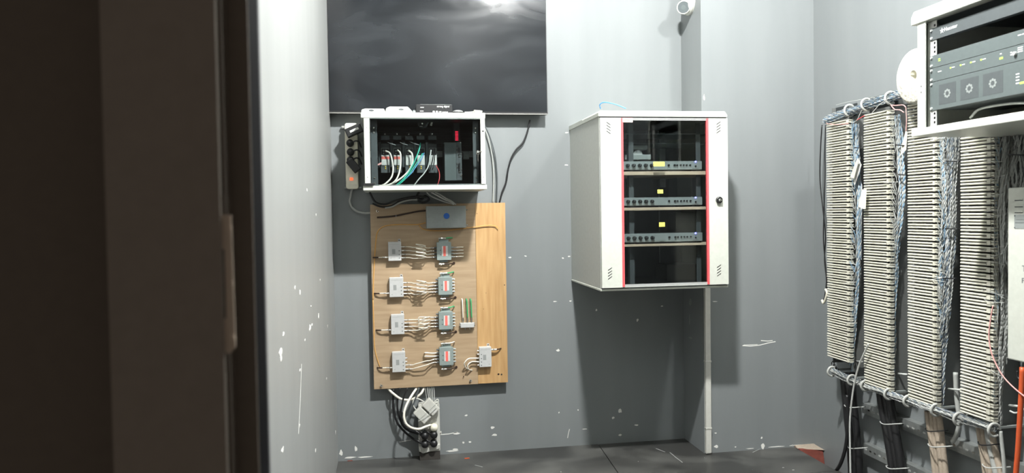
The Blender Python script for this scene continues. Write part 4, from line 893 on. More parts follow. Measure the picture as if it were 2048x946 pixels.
# odds and ends seen through the rack glass
t = thing('desk_switch', (onY(1285, 315, 3.6).x, 3.6, onY(1285, 322, 3.6).z), 'low grey device with rounded top on the highest amplifier, behind the glass', 'electronic device')
b = MB('B', (0, 3.53, 0)); a = onY(1250, 321, 3.53); c = onY(1302, 309, 3.53); az = max(a.z, onY(1320, 322, YR+.05).z+.0)
zt_ = [o for o in rk.children]  # noqa
b.box((a.x, a.z+.004, -.14), (c.x, c.z, 0), M_MGREY); b.build('case', t, .002)
b = MB('B', (0, 3.53, 0)); b.cyl(((a.x+c.x)/2, c.z-.002, -.03), ((a.x+c.x)/2, c.z-.002, -.002), .024, M_SILVER, n=20); b.build('dial', t)
b = MB('B', (0, 3.53, 0)); b.box((a.x+.02, c.z+.026, -.10), (c.x-.014, c.z+.046, -.01), M_MGREY); b.build('upper_bar', t, .001)
def inner_box(x0, y0, x1, y1, Y, dep, m, label, name='carton'):
    a = onY(x0, y1, Y); c = onY(x1, y0, Y); b = MB('B', (0, Y, 0)); b.box((a.x, a.z, -dep), (c.x, c.z, 0), m)
    b.box((a.x+.01, c.z, -dep+.01), (c.x-.01, c.z+.0015, -.01), M_DGREY); return tag(b.build(name, bevel=.001), label, 'box', None)
inner_box(1354, 353, 1384, 405, 3.73, .12, M_RACKPANEL, 'grey module box standing behind the middle amplifier in the rack', 'module_box')
inner_box(1250, 356, 1305, 410, 3.75, .14, M_DGREY, 'dark plain box at the left behind the middle amplifier', 'module_box')
inner_box(1352, 425, 1392, 470, 3.75, .12, M_RACKPANEL, 'grey plain box at the right behind the lowest amplifier', 'module_box')
inner_box(1334, 528, 1396, 562, 3.66, .16, M_WOODB, 'dark carton on the bottom of the rack behind the glass')
# blue patch lead on the rack
cable('blue_patch_lead', [onY(1201,217,3.62), onY(1199.5,210,3.6), onY(1206,205,3.58), onY(1218,205.5,3.56), onY(1235,210,3.54), onY(1252,217,3.52)], .0028, M_BLUE, 'thin blue cable arching over the top left of the large rack')

# white cable duct from rack to floor
a = onY(1405.5, 900, YP-.02); w_ = .030
x0_ = XP+.002
ztop = RZ0-.002
t = thing('cable_duct', (x0_+w_/2, YP-.012, .001), 'white vertical cable duct on the pillar edge below the large rack', 'duct')
b = MB('B', (0, YP, 0)); b.box((x0_, .002, .0005), (x0_+w_, ztop, .020), M_PLASTIC); b.build('duct_body', t, .002)
b = MB('B', (0, YP, 0))
b.box((x0_+.001, .006, .020), (x0_+w_-.001, ztop-.002, .0225), M_PLASTIC); b.build('duct_cover', t, .001)
for y in (722, 855):
    z = onY(1407, y, YP).z; b = MB('B', (0, YP, 0)); b.box((x0_-.0015, z-.004, .0006), (x0_+w_+.0015, z+.004, .0245), M_PLASTIC); b.build('joint_clip', t, .001)
# CCTV turret
pc = onX(1384, 12, XP)
ct = thing('dome_camera', (XP-.01, pc.y, pc.z), 'white turret security camera high on the side of the pillar', 'camera')
cy = 3.86; cz = onX(1385, 4, XP).z
b = MB(); b.lathe((XP-.0005, cy, cz), (-1, 0, 0), [(0, 0), (0, .062), (.012, .064), (.028, .060), (.036, .050), (.036, 0)], M_PLASTIC, 32)
b.build('mount_base', ct, 0, False)
hc = onY(1371, 14, cy-.02); hc = Vector((XP-.046, cy-.012, hc.z))
dv = (CP-hc).normalized()
b = MB()
prof = [(-.036+.036*(1-math.cos(a_*math.pi/14)), .036*math.sin(a_*math.pi/14)) for a_ in range(8)]
b.lathe(hc, dv, prof + [(.018, .036), (.026, .035), (.028, .031), (.026, .0305)], M_PLASTIC, 32); b.build('camera_ball', ct, 0, True)
b = MB(); b.lathe(hc, dv, [(.026, .0305), (.0262, .027), (.0262, .0)], M_LENS, 32); tag(b.build('front_window', ct), 'round dark grey lens window')
b = MB(); b.lathe(hc, dv, [(.0264, .012), (.0266, .009), (.0268, 0)], M_RACKPANEL, 20); b.build('lens', ct)

# ------------------------------------------------------------------ terminal block columns on the right wall
XT = 2.13                     # plane of the strips' faces
def RX(x, y, X=XT): return onX(x, y, X)
cols = [(1653.5, 1698, 237, 719), (1727.5, 1779, 216, 775), (1815, 1872, 192, 806), (1920.5, 1986, 176, 835)]
PITCH_ = .0246
colname = ['narrowest and farthest', 'second from the far corner', 'third from the far corner', 'nearest, beside the white wall box']
COLG = []
for ci, (xa_, xb_, yt, yb) in enumerate(cols):
    ym = (yt+yb)/2; yf = RX(xa_, ym).y; yn = RX(xb_, ym).y; wd = yf-yn
    xm = (xa_+xb_)/2; zt_ = RX(xm, yt).z; zb2 = RX(xm, yb).z; n = int(round((zt_-zb2)/PITCH_)); n = min(n, 51)
    t = thing('terminal_block_column', (XR-.05, (yf+yn)/2, zb2), 'tall column of stacked cream terminal strips, %s of the four' % colname[ci], 'terminal block', 'terminal block columns on the right wall')
    O = (XT, yf, zb2)
    b = MB('R', O)      # u from far edge towards the camera, v up, n out of the wall
    D = XR-XT
    b.box((.012, -.03, -D+.0005), (.018, zt_-zb2+.06, -.022), M_FRAME); b.box((wd-.030, -.03, -D+.0005), (wd-.024, zt_-zb2+.06, -.022), M_FRAME)
    b.box((.018, -.03, -D+.0005), (wd-.030, zt_-zb2+.06, -D+.004), M_FRAME); b.box((.018, -.012, -.05), (wd-.030, 0.0, -.030), M_BLACKM)
    b.box((-.004, zt_-zb2+.004, -.045), (wd, zt_-zb2+.062, -.040), M_BLACKM)
    b.build('mounting_frame', t)
    # one strip: two lips joined at the near end, tail plate behind
    b = MB('R', (0, 0, 0)); tb = .020 if ci < 3 else .030
    wl = wd-tb
    g = .0050; lip = (PITCH_-2*g)/2
    def lipp(z0, z1, u1): 
        zc = (z0+z1)/2; b.prism([(z0, -.016), (z0, -.003), (z0+.0025, 0), (z1-.0025, 0), (z1, -.003), (z1, -.016)], 0, u1, M_STRIP, axis=0)
    # prism with axis 0: poly coords are (v, n)
    lipp(0, lip, wl); lipp(lip+g*.8, 2*lip+g*.8, wl)
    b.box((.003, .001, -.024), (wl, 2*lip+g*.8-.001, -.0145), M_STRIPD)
    b.box((wl-.0005, .0008, -.022), (wl+tb*.55, 2*lip+g*.8-.0008, -.0012), M_STRIP)
    b.box((wl+tb*.55, .003, -.024), (wl+tb, .0085, -.004), M_STRIP); b.box((wl+tb*.55, .012, -.024), (wl+tb, .0165, -.004), M_STRIP)
    b.box((wl+tb*.8, .0005, -.02), (wl+tb, .003, -.006), M_STRIP)
    proto = b.build('terminal_strip', None, 0, False, loc=(0, 0, 0))
    me = proto.data
    for k in range(n):
        o = proto if k == 0 else proto.copy()
        if k: COL.objects.link(o)
        o.parent = t; L = world_loc(t)
        o.location = (XT-L.x+random.uniform(-.0012, .0012), yf-L.y, k*PITCH_)
    COLG.append((t, yf, yn, zt_, zb2, n))

# twisted jumper wires: bundles of pairs
def pair_paths(P, off, tw, rr, ph, jit=.0, seed=0):
    P = np.array([tuple(p) for p in P]); n = len(P)
    T = np.gradient(P, axis=0); T /= np.linalg.norm(T, axis=1)[:, None]
    up = np.array([1., 0, 0]) if abs(T[:, 0]).mean() < .8 else np.array([0, 1., 0])
    A = np.cross(T, up); A /= np.linalg.norm(A, axis=1)[:, None]; B = np.cross(T, A)
    s = np.concatenate([[0], np.cumsum(np.linalg.norm(np.diff(P, axis=0), axis=1))])
    rs = np.random.RandomState(seed)
    wob = jit*(np.sin(s*rs.uniform(8, 22)+rs.uniform(0, 6)) + .6*np.sin(s*rs.uniform(25, 45)+rs.uniform(0, 6)))
    wob2 = jit*(np.sin(s*rs.uniform(8, 22)+rs.uniform(0, 6)) + .6*np.sin(s*rs.uniform(25, 45)+rs.uniform(0, 6)))
    C = P + A*(off[0]+wob)[:, None] + B*(off[1]+wob2)[:, None]
    out = []
    for k in (0, math.pi):
        a = 2*math.pi*s/tw+ph+k; out.append(C + rr*(np.cos(a)[:, None]*A + np.sin(a)[:, None]*B))
    return out
def dense(pts, step=.006):
    P = path(pts, 10); P = np.array([tuple(p) for p in P]); s = np.concatenate([[0], np.cumsum(np.linalg.norm(np.diff(P, axis=0), axis=1))])
    n = max(4, int(s[-1]/step)); q = np.linspace(0, s[-1], n); return np.stack([np.interp(q, s, P[:, i]) for i in range(3)], 1)
def bundle(b, pts, hw, ht, npair, mats, seed=0, tw=.036, rr=.0017, rad=.0016, jit=.002, taper=1.0):
    P = dense(pts); rs = np.random.RandomState(seed); n = len(P); f = np.linspace(1, taper, n)
    for k in range(npair):
        a = rs.uniform(0, 6.28); q = math.sqrt(rs.uniform(0, 1)); off = (hw*q*math.cos(a)*f, ht*q*math.sin(a)*f)
        i0 = 0; i1 = n
        if taper < 1: i1 = int(n*rs.uniform(.35, 1.05)) if k % 2 else n
        i1 = min(n, max(12, i1))
        for j, W in enumerate(pair_paths(P[i0:i1], (off[0][i0:i1], off[1][i0:i1]), tw*rs.uniform(.8, 1.3), rr, rs.uniform(0, 6), jit, seed*100+k)):
            b.sweep(W, rad, mats[(k*2+j) % len(mats)] if j else M_WWIRE, 3)
XW = 2.165
MIX1 = [M_WWIRE, M_LBLUE, M_GWIRE, M_LBLUE, M_SBLUE]; MIX2 = [M_WWIRE, M_GWIRE, M_GWIRE, M_LBLUE]; MIX3 = [M_LBLUE, M_SBLUE, M_LBLUE, M_GWIRE]; MIX4 = [M_SBLUE, M_GWIRE, M_LBLUE, M_WWIRE]
bun = [([(1711,248),(1714,300),(1718,360),(1720,430),(1719,520),(1714,600),(1708,680),(1706,742)], .019, .014, 17, MIX1, .25),
       ([(1792,232),(1799,290),(1803,360),(1800,430),(1792,500),(1788,600),(1787,700),(1787,776)], .022, .014, 18, MIX2, .30),
       ([(1903,262),(1903,340),(1899,430),(1898,520),(1892,600),(1886,690),(1883,760),(1881,812)], .032, .018, 32, MIX3, .45),
       ([(2008,262),(2006,340),(1999,430),(2001,520),(2004,600),(2001,690),(1997,770),(1994,850)], .030, .022, 26, MIX4, .60)]
bpaths = []
bl = ['wire bundle hanging beside the farthest terminal column', 'wire bundle hanging between the second and third terminal columns', 'thick bluish wire bundle hanging between the third and fourth terminal columns', 'dark tangled wire bundle beside the nearest terminal column']
for i, (L, hw, ht, npair, mx_, tp) in enumerate(bun):
    pts = [onX(x, y, XW) for x, y in L]; bpaths.append(pts); b = MB()
    bundle(b, pts, hw, ht, npair, mx_, seed=i+1, taper=tp, jit=.0025)
    if i == 2:
        bundle(b, [onX(x, y, 2.15) for x, y in ((1884,268),(1888,330),(1890,400),(1887,470),(1882,540),(1880,600))], .009, .008, 9, [M_WWIRE, M_GWIRE, M_LBLUE], seed=31, jit=.004)
    if i == 3: 
        bundle(b, [p + Vector((.005, -.05, 0)) for p in pts[:6]], .03, .02, 14, MIX4, seed=9, taper=.5, jit=.008)
    tag(b.build('jumper_wire_bundle'), bl[i], 'wires', 'hanging jumper wire bundles', 'stuff')
for (x, y, w_, lab) in [(1716,295,15,'black tie around the bundle beside the farthest column'), (1800,290,14,'black tie around the upper bundle right of the second column'), (1803,349,14,'black tie around the lower part of the bundle right of the second column'),
                        (1904,322,24,'black tie on the bluish bundle between the third and nearest columns, upper'), (1902,457,22,'black tie on the bluish bundle between the third and nearest columns, middle'), (1897,556,22,'black tie on the bluish bundle between the third and nearest columns, lower'), (2030,309,30,'black tie on the wires behind the open rack, right of the nearest column')]:
    p = onX(x-w_/2, y, 2.138); q = onX(x+w_/2, y+1, 2.138)
    cable('bundle_tie', [p+Vector((.012, 0, 0)), p, (p+q)/2+Vector((-.004, 0, 0)), q, q+Vector((.012, 0, 0))], .0022, M_BLACK, lab, 'cable tie', 'black ties on the wire bundles')
# fans of loose wires from the strips to their bundle
for i, (t, yf, yn, zt_, zb2, n) in enumerate(COLG):
    b = MB(); P = dense(bpaths[i], .01); zs = P[:, 2]; rs = random.Random(i+3)
    for k in range(n):
        z = zb2+k*PITCH_+.014
        dens = [.85, .7, .85, .9][i]
        if i == 1 and z < 1.15: dens = .12
        if i == 0 and z < .95: dens = .3
        for r_ in range(2):
            if rs.random() > dens: continue
            j = int(np.argmin(abs(zs-(z-rs.uniform(.0, .05))))); q = Vector(P[j]); 
            p = Vector((XT+rs.uniform(.002, .018), yn+rs.uniform(-.0005, .004), z+rs.uniform(-.006, .006)))
            drop = rs.uniform(.008, .035)
            m1 = p.lerp(q, .4) + Vector((rs.uniform(-.01, .005), 0, -drop)); m2 = p.lerp(q, .8) + Vector((-.012, 0, -drop*rs.uniform(.4, .9)))
            q2 = q + Vector((rs.uniform(-.035, -.01), rs.uniform(-.01, .01), rs.uniform(.01, .05)))
            b.tube([p, m1, m2, q2], .0012, rs.choice([M_WWIRE, M_WWIRE, M_GWIRE, M_LBLUE if i != 1 else M_WWIRE]), 3, 4)
    # stray loops that cross the strip fronts
    for k in range([5, 4, 10, 12][i]):
        z = zb2+rs.uniform(.15, .9)*(zt_-zb2) if i != 2 else rs.choice([1.58, 1.56, 1.2, 1.03, 1.0])+rs.uniform(-.02, .02)
        p = Vector((XT-.002, yn+rs.uniform(.02, .05), z)); q = Vector((XT+.02, yn-.03, z+rs.uniform(-.03, .03)))
        b.tube([p, p.lerp(q, .35)+Vector((-.012, 0, rs.uniform(-.008, .012))), q], .0009, M_WWIRE, 3, 5)
    tag(b.build('jumper_wires'), 'loose pale jumper wires fanning from the %s terminal column' % ['farthest', 'second', 'third', 'nearest'][i], 'wires', 'fanned jumper wires', 'stuff')

# horizontal wire trunks along the top and the bottom with their guide rings
XH = 2.135
top = [onX(x, y, XH) for x, y in ((1652,241),(1664,236),(1690,226),(1720,216),(1750,205),(1785,193),(1812,187),(1850,178))]
b = MB(); bundle(b, top, .022, .018, 32, [M_WWIRE, M_LBLUE, M_GWIRE, M_SBLUE], seed=21, jit=.002); tag(b.build('top_wire_trunk'), 'thick bundle of pale wires running along the tops of the terminal columns', 'wires', None, 'stuff')
botl = [onX(x, y, XH) for x, y in ((1664,742),(1685,753),(1712,764),(1745,777),(1780,789),(1820,803),(1866,818),(1905,832),(1950,846),(1990,858))]
b = MB(); bundle(b, botl, .015, .013, 20, [M_WWIRE, M_GWIRE, M_WWIRE, M_SBLUE], seed=22, jit=.002); tag(b.build('bottom_wire_trunk'), 'thick bundle of pale wires running below the terminal columns', 'wires', None, 'stuff')
def guide(x, y, lab, Rr=.026, g='white cable guide rings'):
    p = onX(x, y, XH); t = thing('cable_guide_ring', (XR-.03, p.y, p.z), lab, 'cable guide', g)
    b = MB(); b.torus((p.x, p.y, p.z), (0, 1, 0), Rr, .0052, M_RING, 25, 335, 20, 8, ref=(1, 0, -.5)); b.build('ring', t, 0, True)
    b = MB(); b.box((p.x+Rr*.9, p.y-.006, p.z+Rr*.2), (XR-.001, p.y+.006, p.z+Rr*.2+.008), M_MGREY); b.box((XR-.008, p.y-.02, p.z-.03), (XR-.0008, p.y+.02, p.z+.04), M_MGREY); b.build('wall_bracket', t)
for (x, y, lab) in [(1699,221,'white guide ring on the top trunk at the farthest terminal column'), (1733,209,'white guide ring on the top trunk left of the second terminal column'), (1781,196,'white guide ring on the top trunk left of the third terminal column')]: guide(x, y, lab)
for (x, y, lab) in [(1664,743,'white guide ring at the far left end of the bottom trunk'), (1704,760,'white guide ring on the bottom trunk right of the farthest column'), (1731,771,'white guide ring on the bottom trunk under the second column left edge'), (1778,788,'white guide ring on the bottom trunk under the second column right edge'),
                    (1817,802,'white guide ring on the bottom trunk under the third column left edge'), (1872,820,'white guide ring on the bottom trunk under the third column right edge'), (1918,838,'white guide ring on the bottom trunk under the nearest column'), (1988,860,'white guide ring at the near end of the bottom trunk')]: guide(x, y, lab, .023)
# fat cables dropping from the columns
def fat(L, r, m, lab, X=2.185, name='trunk_cable', g=None, sides=10):
    return cable(name, [onX(q[0], q[1], q[2] if len(q) > 2 else X) for q in L], r, m, lab, 'cable', g, sides)
for k, (dx, nm) in enumerate(((-9, 'leftmost'), (0, 'middle'), (9, 'rightmost'))):
    fat([(1694+dx,745),(1699+dx*.9,800),(1705+dx*.9,860),(1710+dx*.9,915),(1713+dx*.9,990)], .0165, M_BLACK, 'thick black cable dropping below the farthest terminal column, %s of three' % nm, 2.185+.012*(k == 1), g='thick black cables below the terminal columns')
    fat([(1768+dx,780),(1776+dx,830),(1785+dx,880),(1793+dx,930),(1799+dx,990)], .0175, M_BLACK, 'thick black cable dropping below the second terminal column, %s of three' % nm, 2.185+.012*(k == 1), g='thick black cables below the terminal columns')
for k, dx in enumerate((-11.5, -4, 3.5, 11)):
    nm = ['leftmost', 'second', 'third', 'rightmost'][k]
    fat([(1866+dx,822),(1871+dx,860),(1876+dx*.95,900),(1881+dx*.95,946),(1885+dx,990)], .0115, M_BUNBR, 'beige cable dropping below the third terminal column, %s of four' % nm, 2.18+.006*(k % 2), g='beige cables below the terminal columns')
    fat([(1970+dx*1.1,850),(1974+dx*1.1,880),(1981+dx*1.2,915),(1988+dx*1.4,950),(1993+dx*1.4,990)], .0115, M_BUNBR if k != 2 else M_GCABLE, 'beige cable dropping below the nearest terminal column, %s of four' % nm, 2.18+.006*(k % 2), g='beige cables below the terminal columns')
def tie(x, y, w_, X, m, lab, rr=None):
    p = onX(x-w_/2, y, X); q = onX(x+w_/2, y+w_*.12, X); mid = (p+q)/2+Vector((-.024, 0, -.006))
    cable('cable_tie', [p+Vector((.02, 0, 0)), p, mid, q, q+Vector((.02, 0, 0))], .0024, m, lab, 'cable tie', 'cable ties on the dropping cables')
tie(1706, 810, 34, 2.17, M_WWIRE, 'white tie around the black cables under the farthest column, upper one'); tie(1711, 892, 32, 2.17, M_WWIRE, 'white tie around the black cables under the farthest column, lower one')
tie(1779, 843, 38, 2.165, M_WWIRE, 'white tie around the black cables under the second column, upper one'); tie(1791, 932, 38, 2.165, M_WWIRE, 'white tie around the black cables under the second column, lower one')
tie(1869, 857, 36, 2.165, M_BLACK, 'black tie around the beige cables under the third column'); tie(1876, 888, 40, 2.165, M_WWIRE, 'white tie around the beige cables under the third column')
tie(1975, 884, 38, 2.165, M_BLACK, 'black tie around the beige cables under the nearest column'); tie(1988, 929, 46, 2.165, M_WWIRE, 'white tie around the beige cables under the nearest column')
fat([(1694,790),(1696,830),(1695,865),(1690,900),(1680,930),(1668,946,2.16),(1655,962,2.15)], .0085, M_BLACK, 'single black cable bending left to the floor below the farthest column', 2.14, 'floor_cable')
fat([(1737,688),(1729,705),(1719,728),(1712,752),(1705,790),(1700,840),(1700,890),(1702,990)], .0042, M_WWIRE, 'thin white cable dropping between the first two columns to the floor', 2.105, 'thin_cable')
fat([(1911,745),(1913,790),(1917,825),(1918,850),(1912,872),(1905,884)], .009, M_GCABLE, 'thick grey cable curving down between the third and nearest columns', 2.20, 'grey_cable')
fat([(1955,840),(1985,880),(2002,862),(2004,900),(2009,990)][3:] and [(2001,862),(2004,890),(2008,930),(2010,990)], .0065, M_GCABLE, 'grey cable to the right of the beige cables under the nearest column', 2.16, 'grey_cable')
fat([(1644,250),(1641,300),(1640,360),(1646,420),(1651,470),(1649,520),(1653,560),(1650,590),(1646,603)], .0032, M_BLACK, 'thin black wire hanging left of the farthest terminal column, outer one', 2.21, 'hanging_wire')
fat([(1651,250),(1650,300),(1650,350),(1648,420),(1647,480),(1651,530),(1654,570),(1650,598)], .0030, M_BLACK, 'thin black wire hanging left of the farthest terminal column, inner one', 2.19, 'hanging_wire')
fat([(1651,578),(1654,586),(1651,598),(1647,606),(1644,600)], .006, M_CREAM, 'cream knotted wire end left of the farthest terminal column', 2.16, 'wire_end')
fat([(1780,187),(1740,196),(1700,203),(1672,210)], .0009, M_WWIRE, 'single pale wire arching above the top trunk', 2.13, 'hanging_wire', sides=4)
fat([(1744,226),(1752,217),(1757,211),(1766,204),(1775,198)], .0016, M_WWIRE, 'pale wire rising from the second column top to the trunk', 2.10, 'hanging_wire', sides=5)
fat([(1704,247),(1714,240),(1719,230),(1724,219)], .0016, M_WWIRE, 'pale wire rising left of the second terminal column', 2.12, 'hanging_wire', sides=5)
fat([(1714,240),(1722,235),(1729,231)], .0019, M_RED, 'short red wire beside the top of the second terminal column', 2.115, 'hanging_wire', sides=5)
fat([(1653,247),(1665,249),(1680,249),(1697,247)], .0018, M_PINKW, 'pale pink wire across the first strip of the farthest column', 2.118, 'hanging_wire', sides=5)
fat([(1781,210),(1792,211),(1806,210),(1812,215)], .0022, M_PINKW, 'pink wire looping by the top of the third column, upper one', 2.12, 'hanging_wire', sides=5)
fat([(1783,212),(1790,219),(1800,220),(1808,225)], .0022, M_PINKW, 'pink wire looping by the top of the third column, lower one', 2.115, 'hanging_wire', sides=5)
fat([(1812,216),(1813,240),(1812,262)], .0018, M_PINKW, 'pink wire down the left edge of the third column', 2.118, 'hanging_wire', sides=5)
fat([(1986,612),(1981,640),(1978,672),(1982,702),(1992,728),(2006,752),(2024,772),(2048,792),(2070,805)], .0024, M_PINKW, 'long pink wire sagging from the nearest column towards the orange conduit', 2.09, 'hanging_wire', sides=6)
b = MB(); 
for k in range(3):
    p = onX(1666+k*4, 728+k*5, 2.15); b.torus(p, (1, 0, .2*k), .012, .0022, M_BLACK, 0, 360, 14, 5)
tag(b.build('black_wire_knot'), 'small knot of black wire just under the farthest terminal column', 'wires', None, 'stuff')
# paper tags
def rtag(L, X, m, lab, name='paper_tag'):
    P = [onX(x, y, X) for x, y in L]; b = MB(); n = len(P)
    b.add([tuple(p) for p in P] + [tuple(p+Vector((.0012, 0, 0))) for p in P], [tuple(range(n))[::-1], tuple(range(n, 2*n))] + [(i, (i+1) % n, n+(i+1) % n, n+i) for i in range(n)], m)
    tag(b.build(name), lab, 'tag', 'paper tags on the terminal columns')
rtag([(1713,320),(1718,318),(1708,357),(1700,354)], 2.12, M_BEIGE, 'narrow cream tag tilted beside the farthest terminal column')
rtag([(1723,330),(1717,318),(1707,360),(1709,372)], 2.135, M_LABEL, 'grey-white tag behind the tilted cream one')
rtag([(1724,379),(1733,378),(1731,418),(1727,418),(1716,413)], 2.105, M_CREAM, 'cream card at the left edge of the second terminal column')
rtag([(1811,262),(1815,264),(1812,300),(1800,312),(1804,290)], 2.14, M_BEIGE, 'long grey-beige tag left of the third terminal column')
rtag([(1880,312),(1885,290),(1886,340),(1882,345)], 2.15, M_BEIGE, 'small beige tag right of the third terminal column')
# perforated steel channels on the wall
for (x, y, lab) in [(1724, 812, 'perforated steel channel on the right wall, upper of two'), (1727, 893, 'perforated steel channel on the right wall, lower of two')]:
    p = onX(x, y, 2.225); y1 = p.y; y0 = 1.6; b = MB('R', (2.225, y1, p.z)); L_ = y1-y0
    b.box((0, -.028, -.004), (L_, .014, 0), M_GALV); b.box((0, .014, -.034), (L_, .018, 0), M_GALV); b.box((0, -.032, -.034), (L_, -.028, 0), M_GALV)
    k = .01
    while k < L_-.02:
        b.rbox(k, -.012, k+.016, -.004, 0, .0004, .0035, M_STEEL if int(k*40) % 2 else M_WWIRE); k += .034
    tag(b.build('steel_channel'), lab, 'steel channel', 'steel channels')
# standoff rods behind the columns
for (x, y, w_, lab) in [(1717, 723, 16, 'short grey rod between the farthest and second columns'), (1803, 748, 22, 'pale rod between the second and third columns'), (1910, 779, 26, 'pale rod between the third and nearest columns'), (2030, 812, 22, 'pale rod right of the nearest column')]:
    p = onX(x-w_/2, y-1, 2.19); q = onX(x+w_/2, y+1, 2.17); cable('spacer_rod', [p, q], .0045, M_WWIRE if w_ > 16 else M_GWIRE, lab, 'rod', 'spacer rods by the columns', smooth=1)
# mounting backbone behind the gaps
for i in range(3):
    y0 = COLG[i][2]-.02; y1 = COLG[i+1][1]+.03
# paper roll on the columns
pr = onX(1826, 152, 2.04)
t = thing('paper_roll', (2.09, pr.y, pr.z-.105), 'cream paper roll standing on edge on the wire trunk beside the open rack', 'paper roll')
b = MB(); b.lathe((2.04, pr.y, pr.z), (1, 0, 0), [(0, .0235), (0, .098), (.006, .106), (.096, .106), (.1, .1), (.1, .0235)], M_PAPER, 40); b.build('paper', t, 0, True)
b = MB(); b.lathe((2.04, pr.y, pr.z), (1, 0, 0), [(-.0005, .0235), (.1, .0235), (.1, .021), (-.0005, .021), (-.0005, .0235)], M_BEIGE, 30); b.build('cardboard_core', t, 0, True)

# ------------------------------------------------------------------ open rack on the right wall, with devices
XO = 1.81
far = onX(1835, 160, XO).y; z_b0 = onX(1849, 254, XO).z; z_b1 = onX(1829, 268, XO).z; zlid = onX(1835, 59, XO).z
near = far-.60
ot = thing('open_wall_rack', (XR-.02, far-.3, z_b1), 'white open wall rack with rack devices, at the upper right', 'cabinet')
yl = onX(1824.5, 45, XO).y
UL = near-.02
def OB(): return MB('R', (XO, far, 0))
W_ = .60; DPT = XR-XO-.001
ztop = onX(1839, 28, XO).z
zc0 = onX(1850, 43, XO).z
b = OB(); o_ = yl-far
b.prism([(-o_, zc0), (W_+o_, zc0), (W_+o_, zc0+.026), (W_+o_-.012, zc0+.045), (-o_+.014, zc0+.045), (-o_, zc0+.026)], -DPT, .006, M_WHITE); b.build('lid', ot, .003)
zq0 = onX(1851, 270, XO).z; zq1 = onX(1851, 255, XO).z
b = OB(); b.box((-o_, zq0, -DPT), (W_+o_, zq1, .004), M_WHITE); b.build('base_tray', ot, .002)
ux = far-onX(1851, 160, XO).y
b = OB(); b.box((0, zq1, -DPT), (.003, zc0, -.003), M_WHITE); b.box((0, zq1, -.003), (ux, zc0, 0), M_WHITE)
for k in (0, 1): b.box((.016, 1.28+.395+k*.02, 0), (.020, 1.28+.401+k*.02, .0004), M_BLACK)
b.build('left_post', ot, .001)
b = OB(); b.box((W_-.003, zq1, -DPT), (W_, zc0, -.003), M_WHITE); b.box((W_-.03, zq1, -.003), (W_, zc0, 0), M_WHITE); b.build('right_post', ot, .001)
b = OB(); b.box((.003, zq1, -DPT), (W_-.003, zc0, -DPT+.003), M_DGREY); b.box((.003, zc0-.002, -DPT+.003), (W_-.003, zc0-.0005, -.03), M_DGREY); b.build('back_panel', ot)
XO2 = XO+.022
r0u = far-onX(1856, 160, XO2).y; r1u = far-onX(1873, 160, XO2).y
def OB2(): return MB('R', (XO2, far, 0))
for s_ in (0, 1):
    b = OB2(); a0, a1 = (r0u, r1u) if not s_ else (r0u+.515-.0, r1u+.515)
    b.box((a0, zq1, -.002), (a1, zc0-.001, 0), M_LABEL); b.box((a0, zq1, -.04), (a0+.002, zc0-.001, -.002), M_MGREY)
    z = zq1+.012
    while z < zc0-.02: b.box((a1-.0125, z, 0), (a1-.0045, z+.008, .0004), M_BLACK); z += .01485
    b.build('mounting_rail', ot)
U = .04445
def zr(y, x=1869): return onX(x, y, XO2-.003).z
fw = .482; f0 = far-onX(1861.5, 160, XO2).y
def dev(name, zlo, zhi, lab, m, proud=.003, dep=.25):
    t = thing(name, (XO2+.1, far-f0-fw/2, zlo), lab, 'rack device', 'devices in the open rack')
    b = OB2(); b.box((f0, zlo+.0006, .0004), (f0+fw, zhi-.0006, proud), m); b.build('front_panel', t, .0008)
    b = OB2(); b.box((r1u+.006, zlo+.002, -dep), (f0+fw-.045, zhi-.002, .0003), M_DGREY); b.build('chassis', t)
    for (u, z) in ((f0+.008, zlo+.008), (f0+fw-.008, zlo+.008), (f0+.008, zhi-.008), (f0+fw-.008, zhi-.008)):
        b = OB2(); b.cyl((u, z, proud), (u, z, proud+.004), .0050, M_SILVER, r1=.004, n=12); b.build('screw', t)
    return t
zA1, zA0 = zr(110), zr(135.5); zB0 = zr(163.5); zC0 = zr(221)
zL1, zL0 = zr(55), zr(80)
def det(t, boxes, name, label=None, m=None):
    b = OB2()
    for (u0, z0, u1, z1, mm) in boxes: b.box((u0, z0, .003), (u1, z1, .0036), mm)
    return tag(b.build(name, t), label)
def uu(x, y): return far-onX(x, y, XO2-.003).y
t = dev('logo_panel', zL0, zL1, 'dark grey blanking panel with white star logo and lettering, top of the open rack', M_DGREY, dep=.02)
b = OB2(); u = uu(1884, 57); zc_ = (zL0+zL1)/2+.002
for k in range(5):
    a_ = R(90+72*k); b.prism([(u+.010*math.cos(a_), zc_+.010*math.sin(a_)), (u+.0035*math.cos(a_+.7), zc_+.0035*math.sin(a_+.7)), (u, zc_), (u+.0035*math.cos(a_-.7), zc_+.0035*math.sin(a_-.7))][::-1], .003, .0035, M_PRINTW)
b.text('Nexxter', u+.010, zc_-.005, .0032, .017, M_PRINTW); b.build('logo', t)
t = dev('blank_rack_unit', zA0, zA1, 'plain grey one-unit device with two tiny green marks, upper in the open rack', M_RACKPANEL)
u = uu(1877, 115); det(t, [(u, zA0+.018, u+.009, zA0+.0205, M_LEDG), (u-.001, zA0+.024, u+.008, zA0+.0262, M_LEDG)], 'status_light')
u = uu(2036, 66); det(t, [(u, zA0+.026, u+.012, zA0+.029, M_PRINTW), (u+.015, zA0+.026, u+.03, zA0+.029, M_PRINTW)], 'printed_marks')
t = dev('network_switch', zB0, zA0, 'grey one-unit device with row of green lights, middle of the open rack', M_RACKPANEL)
